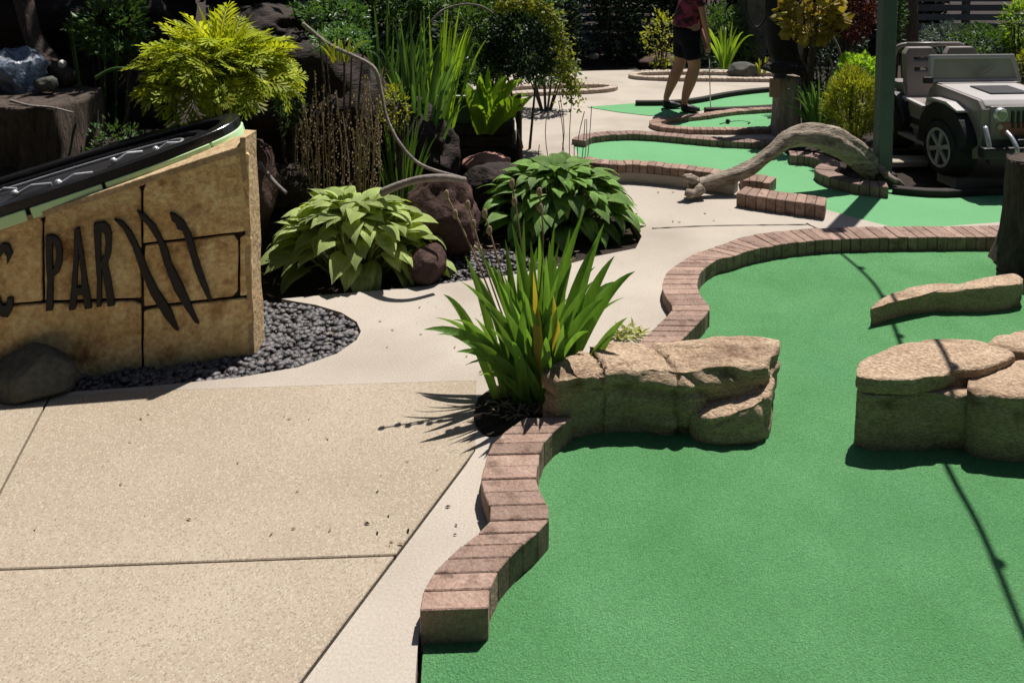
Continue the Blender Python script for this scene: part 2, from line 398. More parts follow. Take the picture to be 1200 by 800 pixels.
# ---------------------------------------------------------------- brick curbs
def curb(pts, label, width=.19, z1=ZT, z0=-.05, bt=.062, m='brick', smooth_n=6, base=None, group='brick curbs round the putting greens', inst_bevel=.004, name='brick_curb', course=0.0):
    cl = resample(catmull(pts, smooth_n), step=bt)
    org = cl[0]
    e = empty(name, (org.x, org.y, 0), label=label, cat='curb', group=group)
    O = Vector((org.x, org.y, 0))
    nrm = []
    for i in range(len(cl)):
        t = cl[min(i + 1, len(cl) - 1)] - cl[max(i - 1, 0)]; t.z = 0; t.normalize()
        q_ = Vector((-t.y, t.x, 0))
        if course:
            k_ = course * max(0, min(1, (abs(t.y) - .45) / .25))
            q_ = q_.lerp(Vector((-1, -.04, 0)) if q_.x < 0 else Vector((1, .04, 0)), k_)
        nrm.append(q_)
    zb = z0 if base is None else base
    rnd = random.Random(len(cl))
    for i in range(len(cl) - 1):
        a, b_ = cl[i], cl[i + 1]
        t = (b_ - a); t.z = 0; L = t.length; t.normalize()
        g0, g1 = a + t * .0016, b_ - t * .0016
        hw = width / 2
        dz = rnd.uniform(-.0025, .0025); sh = rnd.uniform(-.004, .004)
        q = [g0 + nrm[i] * (hw + sh), g0 - nrm[i] * (hw - sh), g1 - nrm[i + 1] * (hw - sh), g1 + nrm[i + 1] * (hw + sh)]
        mb = MB()
        mb.add([Vector((p.x, p.y, zb)) - O for p in q] + [Vector((p.x, p.y, z1 + dz)) - O for p in q], [(0, 1, 2, 3), (7, 6, 5, 4), (0, 4, 5, 1), (1, 5, 6, 2), (2, 6, 7, 3), (3, 7, 4, 0)])
        mb.build('brick', M[m], e, bevel=inst_bevel)
    mb = MB()
    for i in range(len(cl)):
        p = cl[i]
        if i in (0, len(cl) - 1): p = p.lerp(cl[1 if i == 0 else i - 1], .35)
        for s, z in ((1, zb), (-1, zb), (-1, z1 - .007), (1, z1 - .007)):
            q = p + nrm[i] * s * (width / 2 - .009)
            mb.v.append((q.x - O.x, q.y - O.y, z))
    for i in range(len(cl) - 1):
        for k in range(4):
            mb.f.append((4 * i + k, 4 * i + (k + 1) % 4, 4 * i + 4 + (k + 1) % 4, 4 * i + 4 + k))
    mb.f += [(0, 1, 2, 3), tuple(4 * (len(cl) - 1) + k for k in (3, 2, 1, 0))]
    mb.build('mortar', M['mortar'], e)
    if base is not None:
        mb = MB()
        for i in range(len(cl)):
            p = cl[i]
            for s, z in ((1, z0), (-1, z0), (-1, zb - .001), (1, zb - .001)):
                q = p + nrm[i] * s * (width / 2 + .003)
                mb.v.append((q.x - O.x, q.y - O.y, z))
        for i in range(len(cl) - 1):
            for k in range(4):
                mb.f.append((4 * i + k, 4 * i + (k + 1) % 4, 4 * i + 4 + (k + 1) % 4, 4 * i + 4 + k))
        mb.f += [(0, 1, 2, 3), tuple(4 * (len(cl) - 1) + k for k in (3, 2, 1, 0))]
        mb.build('footing', M['concrete'], e)
    return e
curb(C1, 'wavy pinkish brick curb in the foreground, ending bluntly on the turf', course=1.0, inst_bevel=.003, bt=.066)
curb(C2, 'brick curb curving behind the flat boulder and along the far side of the large green', course=.9, z1=.066, inst_bevel=.003)
TB = .10
curb([P(x, y, .05) for x, y in ((678, 164), (692, 158), (730, 155), (765, 156), (800, 159), (835, 162), (870, 164), (912, 166))], 'dark shaded brick curb along the far side of the middle green', m='brick_shaded', z1=.05, width=.14)
curb([P(x, y, .15) for x, y in ((684, 184), (696, 188), (720, 190), (745, 190), (790, 194), (830, 199), (862, 204))], 'raised brick curb on a concrete footing left of the driftwood', z1=.15, base=.085, width=.13)
curb([P(x, y, .08) for x, y in ((868, 207), (890, 208.5), (906, 211))], 'short brick curb behind the foot of the driftwood', z1=.08)
curb([P(x, y, .10) for x, y in ((868, 222), (885, 225), (915, 229), (945, 233), (968, 236))], 'short straight brick curb in front of the driftwood arch', z1=.10)
curb([P(x, y, .07) for x, y in ((925, 179), (950, 181), (968, 186), (974, 192), (966, 199), (985, 208), (1010, 213), (1040, 216))], 'brick curb looping under the driftwood arch to the foot of the post', z1=.07, width=.15, m='brick_shaded')  # dark brick colour carries the jeep's shadow on this curb
curb([P(x, y, .05) for x, y in ((908, 126), (860, 129), (825, 134), (795, 137), (775, 139.5), (767, 143), (776, 147), (800, 149.5), (850, 150.5), (908, 149.5))], 'rounded brick curb ring just right of the golfer\'s shoes', z1=.05, width=.12)
curb([P(x, y, .05) for x, y in ((908, 85), (860, 84), (800, 83), (755, 84), (741, 86.5), (752, 89), (800, 90.5), (860, 91), (908, 91.5))], 'pale brick curb ring farthest back, behind the golfer', z1=.05, width=.11, bt=.07, m='brick_pale')
curb([P(x, y, .05) for x, y in ((590, 102), (620, 99.5), (690, 98), (716, 99), (716, 102), (690, 104.5), (640, 106.5), (585, 109))], 'pale curb loop behind the hanging yellow vine', z1=.05, width=.11, bt=.07, m='brick_pale')
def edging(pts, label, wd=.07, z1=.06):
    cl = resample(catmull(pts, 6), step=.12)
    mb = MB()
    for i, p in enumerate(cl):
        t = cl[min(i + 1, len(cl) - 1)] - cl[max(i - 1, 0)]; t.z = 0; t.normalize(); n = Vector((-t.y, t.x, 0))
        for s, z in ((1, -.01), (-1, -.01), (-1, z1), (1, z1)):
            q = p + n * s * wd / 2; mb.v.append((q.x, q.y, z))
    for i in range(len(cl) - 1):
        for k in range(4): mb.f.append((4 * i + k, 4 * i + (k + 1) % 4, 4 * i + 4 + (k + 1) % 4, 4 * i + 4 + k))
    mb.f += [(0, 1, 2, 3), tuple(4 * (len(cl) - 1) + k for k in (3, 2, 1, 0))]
    return tag(mb.build('edging_and_shade', M['dark_edge'], bevel=.006), label, 'edging')
edging([P(x, y, .06) for x, y in ((745, 118), (770, 118), (800, 117), (825, 113.5), (850, 108.5), (880, 104.5), (908, 102))], 'black edging strip behind the golfer\'s feet')
edging([P(x, y, .04) for x, y in ((1046, 218), (1100, 222), (1180, 219), (1400, 214))], 'low black strip for jeep shadow and soil edge between the toy jeep and the green', z1=.04)  # dark strip stands for the jeep's cast shadow along the soil edge
edging([P(x, y, .06) for x, y in ((826, 126.5), (860, 125.5), (908, 123))], 'shorter black edging strip in front of the putter')

# ---------------------------------------------------------------- stones
def fbm(p, o=4): return noise.fractal(p, 1.0, 2.0, o)
def stone(label, outline, z0, z1, m, seed=0, amp=.02, strata=.012, dome=.01, inset=.10, cracks=(), N=110, K=22, T=16, tilt=(0, 0), name='flat_rock', group=None, lean=(0, 0), facets=16):
    rs = resample([Vector((p[0], p[1], 0)) for p in outline], n=N, closed=True)
    for _ in range(2): rs = [(rs[i - 1] + rs[i] * 2 + rs[(i + 1) % N]) / 4 for i in range(N)]
    c = sum(rs, Vector()) / N
    V, F = [], []
    h = z1 - z0
    def disp(p, top):
        q = Vector((p.x + seed * 3.1, p.y, p.z))
        if not top:
            out = Vector((p.x - c.x, p.y - c.y, 0))
            if out.length > 1e-4: out.normalize()
            d = noise.noise_vector(q * 17) * amp * .35 + noise.noise_vector(q * 45) * amp * .14
            s = noise.noise(Vector((p.x * 1.5 + seed, p.y * 1.5, p.z * 34))) * strata
            s -= max(0, .10 - abs(noise.noise(Vector((q.x * 3.2, q.y * 3.2, q.z * 5 + seed))))) * amp * 7
            vd, vp = noise.voronoi(Vector((q.x * 5, q.y * 5, q.z * 3)))
            d += out * (s + (vd[1] - vd[0]) * -amp * 1.1 + amp * .4 + noise.noise(q * 5) * amp * 1.3)
            t = (p.z - z0) / h
            if t > .8: d += out * noise.noise(Vector((q.x * 16, q.y * 16, 3.3))) * amp * .9 * (t - .8) * 5
            d.z *= .4 if t > .9 else 1
        else:
            d = noise.noise_vector(q * 20) * amp * .12
            lay = noise.noise(Vector((q.x * 2.5, q.y * 9, seed))) * 3.2
            fl_ = math.floor(lay); fr = lay - fl_
            d.z = (fl_ + min(1, fr * 5)) * strata * .30 + noise.noise(q * 4) * amp * .35 + noise.noise(q * 30) * amp * .08
        return d
    def crack(p):
        for (cx, cy, nx, ny, wd, dep) in cracks:
            wob = noise.noise(Vector((p.z * 9 + cx, p.x * 5, p.y * 5))) * .02
            q = abs((p.x - cx) * nx + (p.y - cy) * ny + wob)
            if q < wd:
                k = (1 - q / wd) ** .7 * dep
                out = Vector((c.x - p.x, c.y - p.y, 0))
                if out.length > 1e-4: out.normalize()
                p = p + out * k + Vector((0, 0, -k * .7 if p.z > z0 + h * .8 else 0))
        return p
    for k in range(K + 1):
        t = k / K
        s = 1 - inset * .35 * (1 - t) ** 2 - inset * .25 * max(0, (t - .93) / .07) ** 2
        for p in rs:
            q = c + (p - c) * s; q.z = z0 + h * t
            q.x += lean[0] * t; q.y += lean[1] * t
            q = q + disp(q, False) * (0.35 + .65 * min(1, t * 4)); q = crack(q)
            q.z += (tilt[0] * (q.x - c.x) + tilt[1] * (q.y - c.y)) * t
            V.append(q)
    s0 = 1 - inset * .25
    for j in range(1, T + 1):
        s = s0 * (1 - j / T)
        for p in rs:
            q = c + (p - c) * s; q.z = z1 + dome * (1 - (s / s0) ** 2)
            q.x += lean[0]; q.y += lean[1]
            w_ = min(1, (j + .3) / 2.0)
            q = q + disp(q, False) * (1 - w_) + disp(q, True) * w_; q = crack(q)
            q.z += tilt[0] * (q.x - c.x) + tilt[1] * (q.y - c.y)
            V.append(q)
    rp = random.Random(seed * 7 + 1)
    for f_ in range(facets):
        az = 2 * math.pi * f_ / facets + rp.uniform(-.25, .25)
        nv = Vector((math.cos(az), math.sin(az), rp.uniform(-.16, .10))).normalized()
        cm_ = c + Vector((0, 0, (z0 + z1) / 2))
        dd = max((v - c).dot(nv) for v in V) - rp.uniform(.002, .022) * min(1, h / .2)
        for i_, v in enumerate(V):
            q_ = (v - c).dot(nv) - dd
            if q_ > 0: V[i_] = v - nv * q_ * .9
    V = [v + noise.noise_vector(v * 60) * amp * .07 for v in V]
    rows = K + 1 + T
    for r in range(rows - 1):
        for i in range(N):
            F.append((r * N + i, r * N + (i + 1) % N, (r + 1) * N + (i + 1) % N, (r + 1) * N + i))
    O = Vector((c.x, c.y, z0))
    mb = MB(); mb.add([v - O for v in V], F)
    o = mb.build(name, m, None, smooth=True); o.location = O
    return tag(o, label, 'rock', group)
def foot(pts, zf=0.0): return [P(x, y, zf) for x, y in pts]
zt = .23
r1 = [P(x, y, zt) for x, y in ((645, 446), (634, 434), (644, 422), (676, 411), (720, 403), (790, 401), (850, 395), (898, 396), (913, 401), (912, 412), (902, 430), (870, 434), (840, 434), (800, 438), (760, 434), (700, 437))]
c1x = P(697, 430, zt); c3x = P(775, 436, zt)
stone('long flat-topped sandstone boulder at the foot of the iris', r1, -.05, zt, M['sandstone'], 1, .026, .022, .008, .10,
      cracks=((c1x.x, c1x.y, .97, .22, .020, .032), (c3x.x + .06, c3x.y, .85, .3, .014, .026)), tilt=(.01, .02), N=170, K=34, T=24)
rl = [P(x, y, .15) for x, y in ((802, 462), (828, 448), (880, 443), (910, 446), (908, 460), (888, 470), (850, 472), (822, 470))]
stone('small ledge stone leaning against the right end of the long boulder', rl, -.04, .12, M['sandstone2'], 4, .016, .012, .006, .12, tilt=(.22, .15))
r3 = [P(x, y, .10) for x, y in ((1014, 357), (1036, 342), (1068, 332), (1110, 330), (1130, 333), (1155, 326), (1190, 322), (1200, 328), (1198, 336), (1150, 340), (1100, 339), (1060, 343))]
stone('low pointed sandstone slab lying farthest back on the large green', r3, -.05, .09, M['sandstone'], 7, .012, .012, .004, .06, tilt=(.045, 0))
r2a = [P(x, y, .20) for x, y in ((996, 462), (1000, 442), (1040, 425), (1130, 420), (1158, 436), (1160, 456), (1150, 463), (1080, 463), (1015, 463))]
stone('squared dark-fronted stone at the left of the right-hand rock pile', r2a, -.05, .20, M['sandstone'], 11, .016, .012, .003, .05, group='rock pile at the right edge')
r2b = [P(x, y, .27) for x, y in ((1002, 440), (1010, 420), (1044, 402), (1090, 395), (1145, 397), (1182, 407), (1192, 415), (1172, 425), (1130, 434), (1070, 443), (1025, 443))]
stone('thin cap stone on top of the right-hand rock pile', r2b, .205, .265, M['sandstone2'], 13, .014, .010, .008, .05, group='rock pile at the right edge', K=12)
r2c = [P(x, y, .23) for x, y in ((1128, 448), (1140, 434), (1185, 422), (1240, 412), (1300, 408), (1320, 436), (1280, 464), (1200, 466), (1150, 463), (1132, 458))]
stone('large stone of the rock pile cut by the right edge of the picture', r2c, -.05, .23, M['sandstone'], 17, .018, .012, .008, .06, group='rock pile at the right edge')
r2d = [P(x, y, .25) for x, y in ((1150, 406), (1162, 394), (1200, 386), (1260, 385), (1300, 394), (1290, 412), (1230, 414), (1185, 413))]
stone('rear stone behind the rock pile at the right edge', r2d, -.05, .25, M['sandstone'], 19, .018, .012, .006, .06, group='rock pile at the right edge')

def boulder(label, c, r, m, seed=0, amp=.16, rz=0, sub=4, name='boulder', group=None, flat_=0.0):
    bm = bmesh.new(); bmesh.ops.create_icosphere(bm, subdivisions=sub, radius=1)
    for v in bm.verts:
        p = v.co.copy(); q = p * 1.2 + Vector((seed * 7.3, seed * 1.9, 0))
        d = 1 + amp * noise.noise(q) * 1.6 + amp * .7 * noise.noise(q * 2.7) + amp * .25 * noise.noise(q * 7)
        vd, _ = noise.voronoi(q * 1.5); d += amp * .5 * (vd[0] - .4)
        p = p * d
        if p.z > 0 and flat_: p.z *= 1 - flat_ * p.z
        v.co = p
    rp = random.Random(seed * 13 + 5)
    for _ in range(20):
        nv = Vector((rp.gauss(0, 1), rp.gauss(0, 1), rp.gauss(0, .8))).normalized()
        dd = max(v.co.dot(nv) for v in bm.verts) - rp.uniform(.04, .22)
        for v in bm.verts:
            q = v.co.dot(nv) - dd
            if q > 0: v.co -= nv * q * .88
    for v in bm.verts:
        p = v.co + noise.noise_vector(v.co * 9 + Vector((seed, 0, 0))) * amp * .10
        v.co = Vector((p.x * r[0], p.y * r[1], p.z * r[2]))
    me = bpy.data.meshes.new(name); bm.to_mesh(me); bm.free(); me.shade_smooth(); me.materials.append(m)
    o = link(name, me); o.location = c; o.rotation_euler = (0, 0, rz)
    return tag(o, label, 'rock', group)
def bpx(label, x, y, d, wpx, hpx, m, seed, ry=None, **k):
    s = d / FPX
    p = Pd(x, y, d)
    return boulder(label, p, (wpx / 2 * s, ry or wpx / 2 * s * .8, hpx / 2 * s), m, seed, **k)
bpx('grey-brown boulder at the left corner of the sign base', 36, 437, 3.3, 108, 66, M['grey_rock'], 2, ry=.13, sub=5, amp=.12)
bpx('reddish brown boulder with a root over it beside the second hosta', 514, 258, 4.78, 100, 98, M['brown_rock'], 3, sub=5)
bpx('small rounded brown boulder at the right end of the first hosta', 501, 308, 4.42, 46, 52, M['brown_rock'], 5, ry=.14, sub=5, amp=.1)

# stump at the right edge
def stump(label, base, h, r0, r1, m, seed, n=28, k=14, name='tree_stump', flare=.5, top_m=None, lean=(0, 0)):
    mb = MB()
    for j in range(k + 1):
        t = j / k
        r = r0 + (r1 - r0) * t + flare * r0 * (1 - t) ** 4
        for i in range(n):
            a = 2 * math.pi * i / n
            rr = r * (1 + .10 * math.sin(a * 5 + seed) * (1.1 - t) + .10 * noise.noise(Vector((math.cos(a) * 2.2 + seed, math.sin(a) * 2.2, t * h * 2))) + .035 * math.sin(a * 13 + seed + 3 * noise.noise(Vector((0, t * 3, seed)))))
            mb.v.append((math.cos(a) * rr + lean[0] * t, math.sin(a) * rr + lean[1] * t, h * t + (.03 * noise.noise(Vector((math.cos(a) * 2, math.sin(a) * 2, seed))) if j == k else 0)))
    for j in range(k):
        for i in range(n): mb.f.append((j * n + i, j * n + (i + 1) % n, (j + 1) * n + (i + 1) % n, (j + 1) * n + i))
    mb.f.append(tuple(k * n + i for i in range(n)))
    o = mb.build(name, m, smooth=False)
    me = o.data
    for p in me.polygons: p.use_smooth = p.loop_total == 4
    o.location = base
    return tag(o, label, 'stump' if 'stump' in name else 'tree trunk')
stump('dark mossy stump with flared base at the right edge above the rocks', P(1210, 314, -.02), .655, .15, .15, M['bark'], 3, flare=.45, n=48, k=24)
stump('weathered grey stump with a pink front near the middle green', P(921, 160, -.02), .60, .12, .13, M['grey_bark'], 8, flare=.35, n=40)
# driftwood
def driftwood():
    pts = [(806, 217, 12), (828, 214, 17), (850, 208, 21), (875, 199, 21), (895, 186, 19), (910, 174, 20), (925, 163, 27), (942, 160, 33), (960, 161, 38), (980, 168, 38), (998, 178, 38), (1015, 194, 36), (1030, 205, 32), (1044, 213, 22), (1058, 219, 8)]
    d = 5.82
    P3 = [Pd(x, y, d + .42 * i / len(pts)) for i, (x, y, _) in enumerate(pts)]
    C = catmull(P3, 5)
    R = []
    for i in range(len(pts) - 1):
        for k in range(5): R.append((pts[i][2] + (pts[i + 1][2] - pts[i][2]) * k / 5) * .43 * d / FPX)
    R.append(pts[-1][2] * .43 * d / FPX)
    e = empty('driftwood', (C[0].x, C[0].y, 0), label='arched grey driftwood trunk spanning the brick curbs beside the post', cat='driftwood')
    O = Vector((C[0].x, C[0].y, 0))
    mb = MB(); n = 26
    prev = None
    for i, p in enumerate(C):
        t = (C[min(i + 1, len(C) - 1)] - C[max(i - 1, 0)]).normalized()
        side = Vector((0, 1, 0)); side = (side - t * side.dot(t)).normalized(); up = side.cross(t)
        if up.z < 0: up = -up; side = -side
        for k in range(n):
            a = 2 * math.pi * k / n + i * .03
            rr = R[i] * (1 + .13 * math.sin(3 * a + i * .06) + .08 * math.sin(7 * a + i * .1) + .16 * noise.noise(Vector((i * .16, math.cos(a) * 1.5, math.sin(a) * 1.5))) + .09 * -abs(math.sin(6.5 * a + i * .05 + 1.5 * noise.noise(Vector((i * .1, a, 0))))) ** 6)
            mb.v.append(tuple(p + side * math.cos(a) * rr * .8 + up * math.sin(a) * rr - O))
    for i in range(len(C) - 1):
        for k in range(n): mb.f.append((i * n + k, i * n + (k + 1) % n, (i + 1) * n + (k + 1) % n, (i + 1) * n + k))
    mb.f += [tuple(range(n)), tuple((len(C) - 1) * n + k for k in range(n))]
    mb.build('trunk', M['driftwood'], e, smooth=True)
    for q, r in (([(816, 213, 5.82), (806, 208, 5.78), (801, 210, 5.75)], [.035, .025, .008]), ([(822, 220, 5.78), (814, 226, 5.75), (803, 227, 5.70)], [.04, .03, .008]), ([(1018, 188, 6.2), (1030, 196, 6.1), (1042, 207, 6.0), (1052, 213, 5.95)], [.03, .03, .02, .008])):
        mb = MB(); mb.tube([v - O for v in catmull([Pd(*a) for a in q], 4)], [r[min(len(r) - 1, int(i / 4))] for i in range(4 * (len(q) - 1) + 1)], 10, nz=.3)
        mb.build('branch', M['driftwood'], e, smooth=True)
driftwood()

# ---------------------------------------------------------------- sign
A = P(299, 412); B = P(0, 447)                      # ground line of the sign face
ud = (B - A).normalized(); nf = Vector((ud.y, -ud.x, 0))
if nf.y > 0: nf = -nf
def face(px, py, off=0.0):                          # photograph -> (u, z) on the face plane
    r = _ray(px, py); cp = Vector((0, 0, HCAM)); o = A + nf * off
    t = (o - cp).dot(nf) / r.dot(nf); q = cp + r * t
    return ((q - A).dot(ud), q.z)
def fp(u, z, off): return A + ud * u + nf * off + Vector((0, 0, z))
sign = empty('course_sign', A, label='sloping sandstone block sign with black letters C PAR and claw marks', cat='sign')
ULEFT = 2.3
_, zr = face(290, 172); u0, z0_ = face(0, 266)
def topz(u): return zr + (z0_ - zr) * u / u0
def fprism(pts, o0, o1, name, m, holes=(), bevel=0):
    """polygon drawn on the face plane (u,z), from offset o0 to o1"""
    mb = MB(); mb.prism(pts, o0, o1, holes)
    mb.v = [tuple(fp(v[0], v[1], v[2]) - A) for v in mb.v]
    return mb.build(name, m, sign, bevel=bevel)
# core
back = .78
uv = [(0.02, .0), (ULEFT, .0)]
core = MB()
cp = [A + ud * .03 - nf * .02, A + ud * ULEFT - nf * .02, A + ud * ULEFT - nf * back, A + ud * .40 - nf * back, A + ud * .02 - nf * .16]
us = [.03, ULEFT, ULEFT, .40, .02]
n = len(cp)
core.v = [tuple(Vector((p.x, p.y, -.05)) - A) for p in cp] + [tuple(Vector((p.x, p.y, topz(u) - .02)) - A) for p, u in zip(cp, us)]
core.f = [tuple(range(n))[::-1], tuple(range(n, 2 * n))] + [(i, (i + 1) % n, n + (i + 1) % n, n + i) for i in range(n)]
core.build('wall_core', M['mortar'], sign)
pxs = lambda L: [face(x, y) for x, y in L]
G = 1.0
TL = lambda x: 0
def tz(x):                                            # top line of the stone in the photograph
    return 266 + (172 - 266) * x / 290
blocks = [
    [(-330, 375), (50 - G, 353), (49, tz(50) + 3), (-330, tz(-330) + 3)],
    [(52 + G, 352), (165, 349), (165, tz(165) + 3), (52, tz(52) + 3)],
    [(-330, 480), (-330, 378), (52, 356), (165, 352.5), (165.5, 440)],
    [(168, 285), (293, 270), (292, tz(290) + 3), (168, tz(168) + 3)],
    [(168.5, 359), (278.5, 347), (279, 275), (168.5, 288)],
    [(281.5, 346.5), (296, 345), (295, 273), (281.5, 274.7)],
    [(168.5, 440), (168.5, 362.5), (296, 348.5), (298, 425)],
]
rnd = random.Random(5)
for bk in blocks:
    q = pxs(bk)
    q = [(u, max(z, -.04)) for u, z in q]
    rs = resample([Vector((u, z, 0)) for u, z in q], step=.05, closed=True)
    rs = [(p.x + rnd.uniform(-.0012, .0012), p.y + rnd.uniform(-.0012, .0012)) for p in rs]
    fprism(rs, -.018, rnd.uniform(-.002, .003), 'stone_block', M['sign_stone'], bevel=.004)
# right-hand quoin (lit edge)
qn = MB()
f0 = face(296, 172, 0)[0]
pl = [A + ud * -.0 + nf * .002, A + ud * .024 + nf * .002, A + ud * .024 - nf * .04, A + ud * .02 - nf * .15, A - ud * .035 - nf * .12]
lv = 10
for j in range(lv + 1):
    t = j / lv
    for p in pl:
        zz = -.04 + (zr + .045 + .04) * t
        q = p + ud * (.018 * t)
        jit = noise.noise(Vector((p.x * 9, p.y * 9, zz * 7))) * .008
        qn.v.append(tuple(Vector((q.x + jit, q.y + jit, zz)) - A))
m5 = len(pl)
for j in range(lv):
    for i in range(m5): qn.f.append((j * m5 + i, j * m5 + (i + 1) % m5, (j + 1) * m5 + (i + 1) % m5, (j + 1) * m5 + i))
qn.f += [tuple(range(m5))[::-1], tuple(lv * m5 + i for i in range(m5))]
qn.build('corner_stone', M['sign_edge'], sign)
# capping slope of stone under the dial
cap = MB()
capo = [A + ud * .02 + nf * .004, A + ud * ULEFT + nf * .004, A + ud * ULEFT - nf * back, A + ud * .42 - nf * back, A + ud * .03 - nf * .15]
ucap = [.02, ULEFT, ULEFT, .42, .03]
cap.v = [tuple(Vector((p.x, p.y, topz(u) - .018)) - A) for p, u in zip(capo, ucap)] + [tuple(Vector((p.x, p.y, topz(u) + .02 * max(0, 1 - u * 1.2))) - A) for p, u in zip(capo, ucap)]
cap.f = [tuple(range(5))[::-1], tuple(range(5, 10))] + [(i, (i + 1) % 5, 5 + (i + 1) % 5, 5 + i) for i in range(5)]
cap.build('capping', M['sign_edge'], sign, bevel=.003)
# oval dial: lime band, black rim, black plate, silver ornaments
slope = Vector((0, 0, 1)) * ((topz(1) - topz(0))) + ud
slope.normalize(); acr = -nf; dn = slope.cross(acr); dn = dn if dn.z > 0 else -dn
ctr = A + ud * 1.16 - nf * .36; ctr.z = topz(1.16) + .02
def oval(t, a, b_, lift, k=2.4):
    ct, st = math.cos(t), math.sin(t)
    x = math.copysign(abs(ct) ** (2 / k), ct) * a; y = math.copysign(abs(st) ** (2 / k), st) * b_
    return ctr + slope * x + acr * y + dn * lift - A
def ringband(name, m, a0, b0, a1, b1, l0, l1, seg=None, n=120):
    mb = MB()
    ts = [2 * math.pi * i / n for i in range(n)] if seg is None else [seg[0] + (seg[1] - seg[0]) * i / 40 for i in range(41)]
    for t in ts: mb.v += [tuple(oval(t, a0, b0, l0)), tuple(oval(t, a1, b1, l0)), tuple(oval(t, a1, b1, l1)), tuple(oval(t, a0, b0, l1))]
    cnt = len(ts)
    for i in range(cnt if seg is None else cnt - 1):
        j = (i + 1) % cnt
        for k in range(4): mb.f.append((4 * i + k, 4 * i + (k + 1) % 4, 4 * j + (k + 1) % 4, 4 * j + k))
    if seg is not None: mb.f += [(0, 1, 2, 3), tuple(4 * (cnt - 1) + k for k in (3, 2, 1, 0))]
    return mb.build(name, m, sign, bevel=.003)
AO, BO = 1.14, .37
gaps = [R_(x) for x in (0, 36, 66, 80.5, 88.5, 99, 115, 150, 180, 225, 270, 315, 360)]
for g0, g1 in zip(gaps, gaps[1:]):
    ringband('lime_strip', M['lime'], AO - .03, BO - .03, AO, BO, -.03, .022, seg=(-g0 - .008, -g1 + .008))
mb = MB(); nn = 96
mb.v = [tuple(oval(2 * math.pi * i / nn, AO - .02, BO - .02, -.035)) for i in range(nn)] + [tuple(oval(2 * math.pi * i / nn, AO - .02, BO - .02, .026)) for i in range(nn)]
mb.f = [tuple(range(nn))[::-1], tuple(range(nn, 2 * nn))] + [(i, (i + 1) % nn, nn + (i + 1) % nn, nn + i) for i in range(nn)]
mb.build('dial_plate', M['black_paint'], sign)
ringband('rim', M['black_gloss'], AO - .10, BO - .075, AO - .006, BO - .006, .024, .068)
ringband('inner_ring', M['black_gloss'], AO - .22, BO - .14, AO - .19, BO - .115, .026, .046)
ringband('inner_ring', M['silver'], AO - .30, BO - .2, AO - .285, BO - .188, .026, .040)
rn = random.Random(3)
for i in range(9):
    x = -.85 + i * .2; y = rn.uniform(-.10, .12)
    p0 = ctr + slope * x + acr * y + dn * .034 - A
    p1 = p0 + slope * rn.uniform(.06, .16) + acr * rn.uniform(-.06, .06)
    mb = MB(); mb.tube([p0, (p0 + p1) / 2 + dn * .02, p1], .008, 8); mb.build('ornament_bar', M['silver'], sign)
    bm_ = bmesh.new(); bmesh.ops.create_icosphere(bm_, subdivisions=2, radius=.016)
    me = bpy.data.meshes.new('stud'); bm_.to_mesh(me); bm_.free(); me.materials.append(M['silver']); me.shade_smooth()
    link('stud', me, sign, Matrix.Translation(p1 + dn * .012))
# letters (photograph outlines)
def let(L, holes=(), name='letter'):
    fprism(pxs(L), -.004, .018, name, M['black_paint'], [pxs(h) for h in holes], bevel=.0025)
k = lambda L: [(x / 2.425, 150 + y / 2.425) for x, y in L]
let(k([(132, 303), (150, 300), (166, 306), (176, 322), (180, 350), (178, 385), (170, 408), (154, 420), (153, 514), (133, 516), (137, 430), (133, 380)]), [k([(152, 322), (161, 335), (163, 355), (160, 385), (152, 398)])])
let(k([(214, 284), (228, 280), (240, 360), (252, 440), (264, 508), (243, 511), (238, 470), (221, 472), (217, 512), (198, 514), (206, 440), (212, 360)]), [k([(226, 350), (233, 415), (235, 447), (221, 449), (223, 400)])])
let(k([(268, 268), (300, 264), (314, 276), (320, 300), (318, 350), (308, 385), (318, 430), (329, 500), (308, 504), (296, 420), (292, 400), (291, 503), (276, 505), (278, 430), (272, 350)]), [k([(289, 290), (300, 298), (302, 325), (299, 355), (289, 372)])])
let(k([(40, 352), (28, 326), (8, 324), (-10, 345), (-20, 390), (-20, 450), (-12, 505), (6, 532), (26, 534), (40, 505), (41, 478), (24, 478), (20, 500), (8, 496), (-2, 465), (-4, 400), (2, 366), (14, 350), (22, 360), (24, 384)]))
for cl_ in ([(325, 256), (350, 262), (375, 290), (400, 340), (425, 405), (450, 455), (490, 515), (510, 572), (500, 570), (470, 535), (430, 470), (400, 400), (378, 335), (352, 285)],
            [(390, 230), (415, 245), (445, 275), (475, 335), (490, 385), (520, 440), (545, 500), (568, 553), (556, 550), (525, 505), (495, 455), (468, 385), (450, 320), (422, 275), (400, 252)],
            [(483, 238), (500, 242), (525, 262), (545, 300), (562, 360), (578, 410), (592, 450), (603, 488), (595, 490), (570, 440), (552, 395), (538, 345), (520, 290), (505, 285), (500, 268), (490, 262)]):
    let(k(cl_), name='claw_mark')

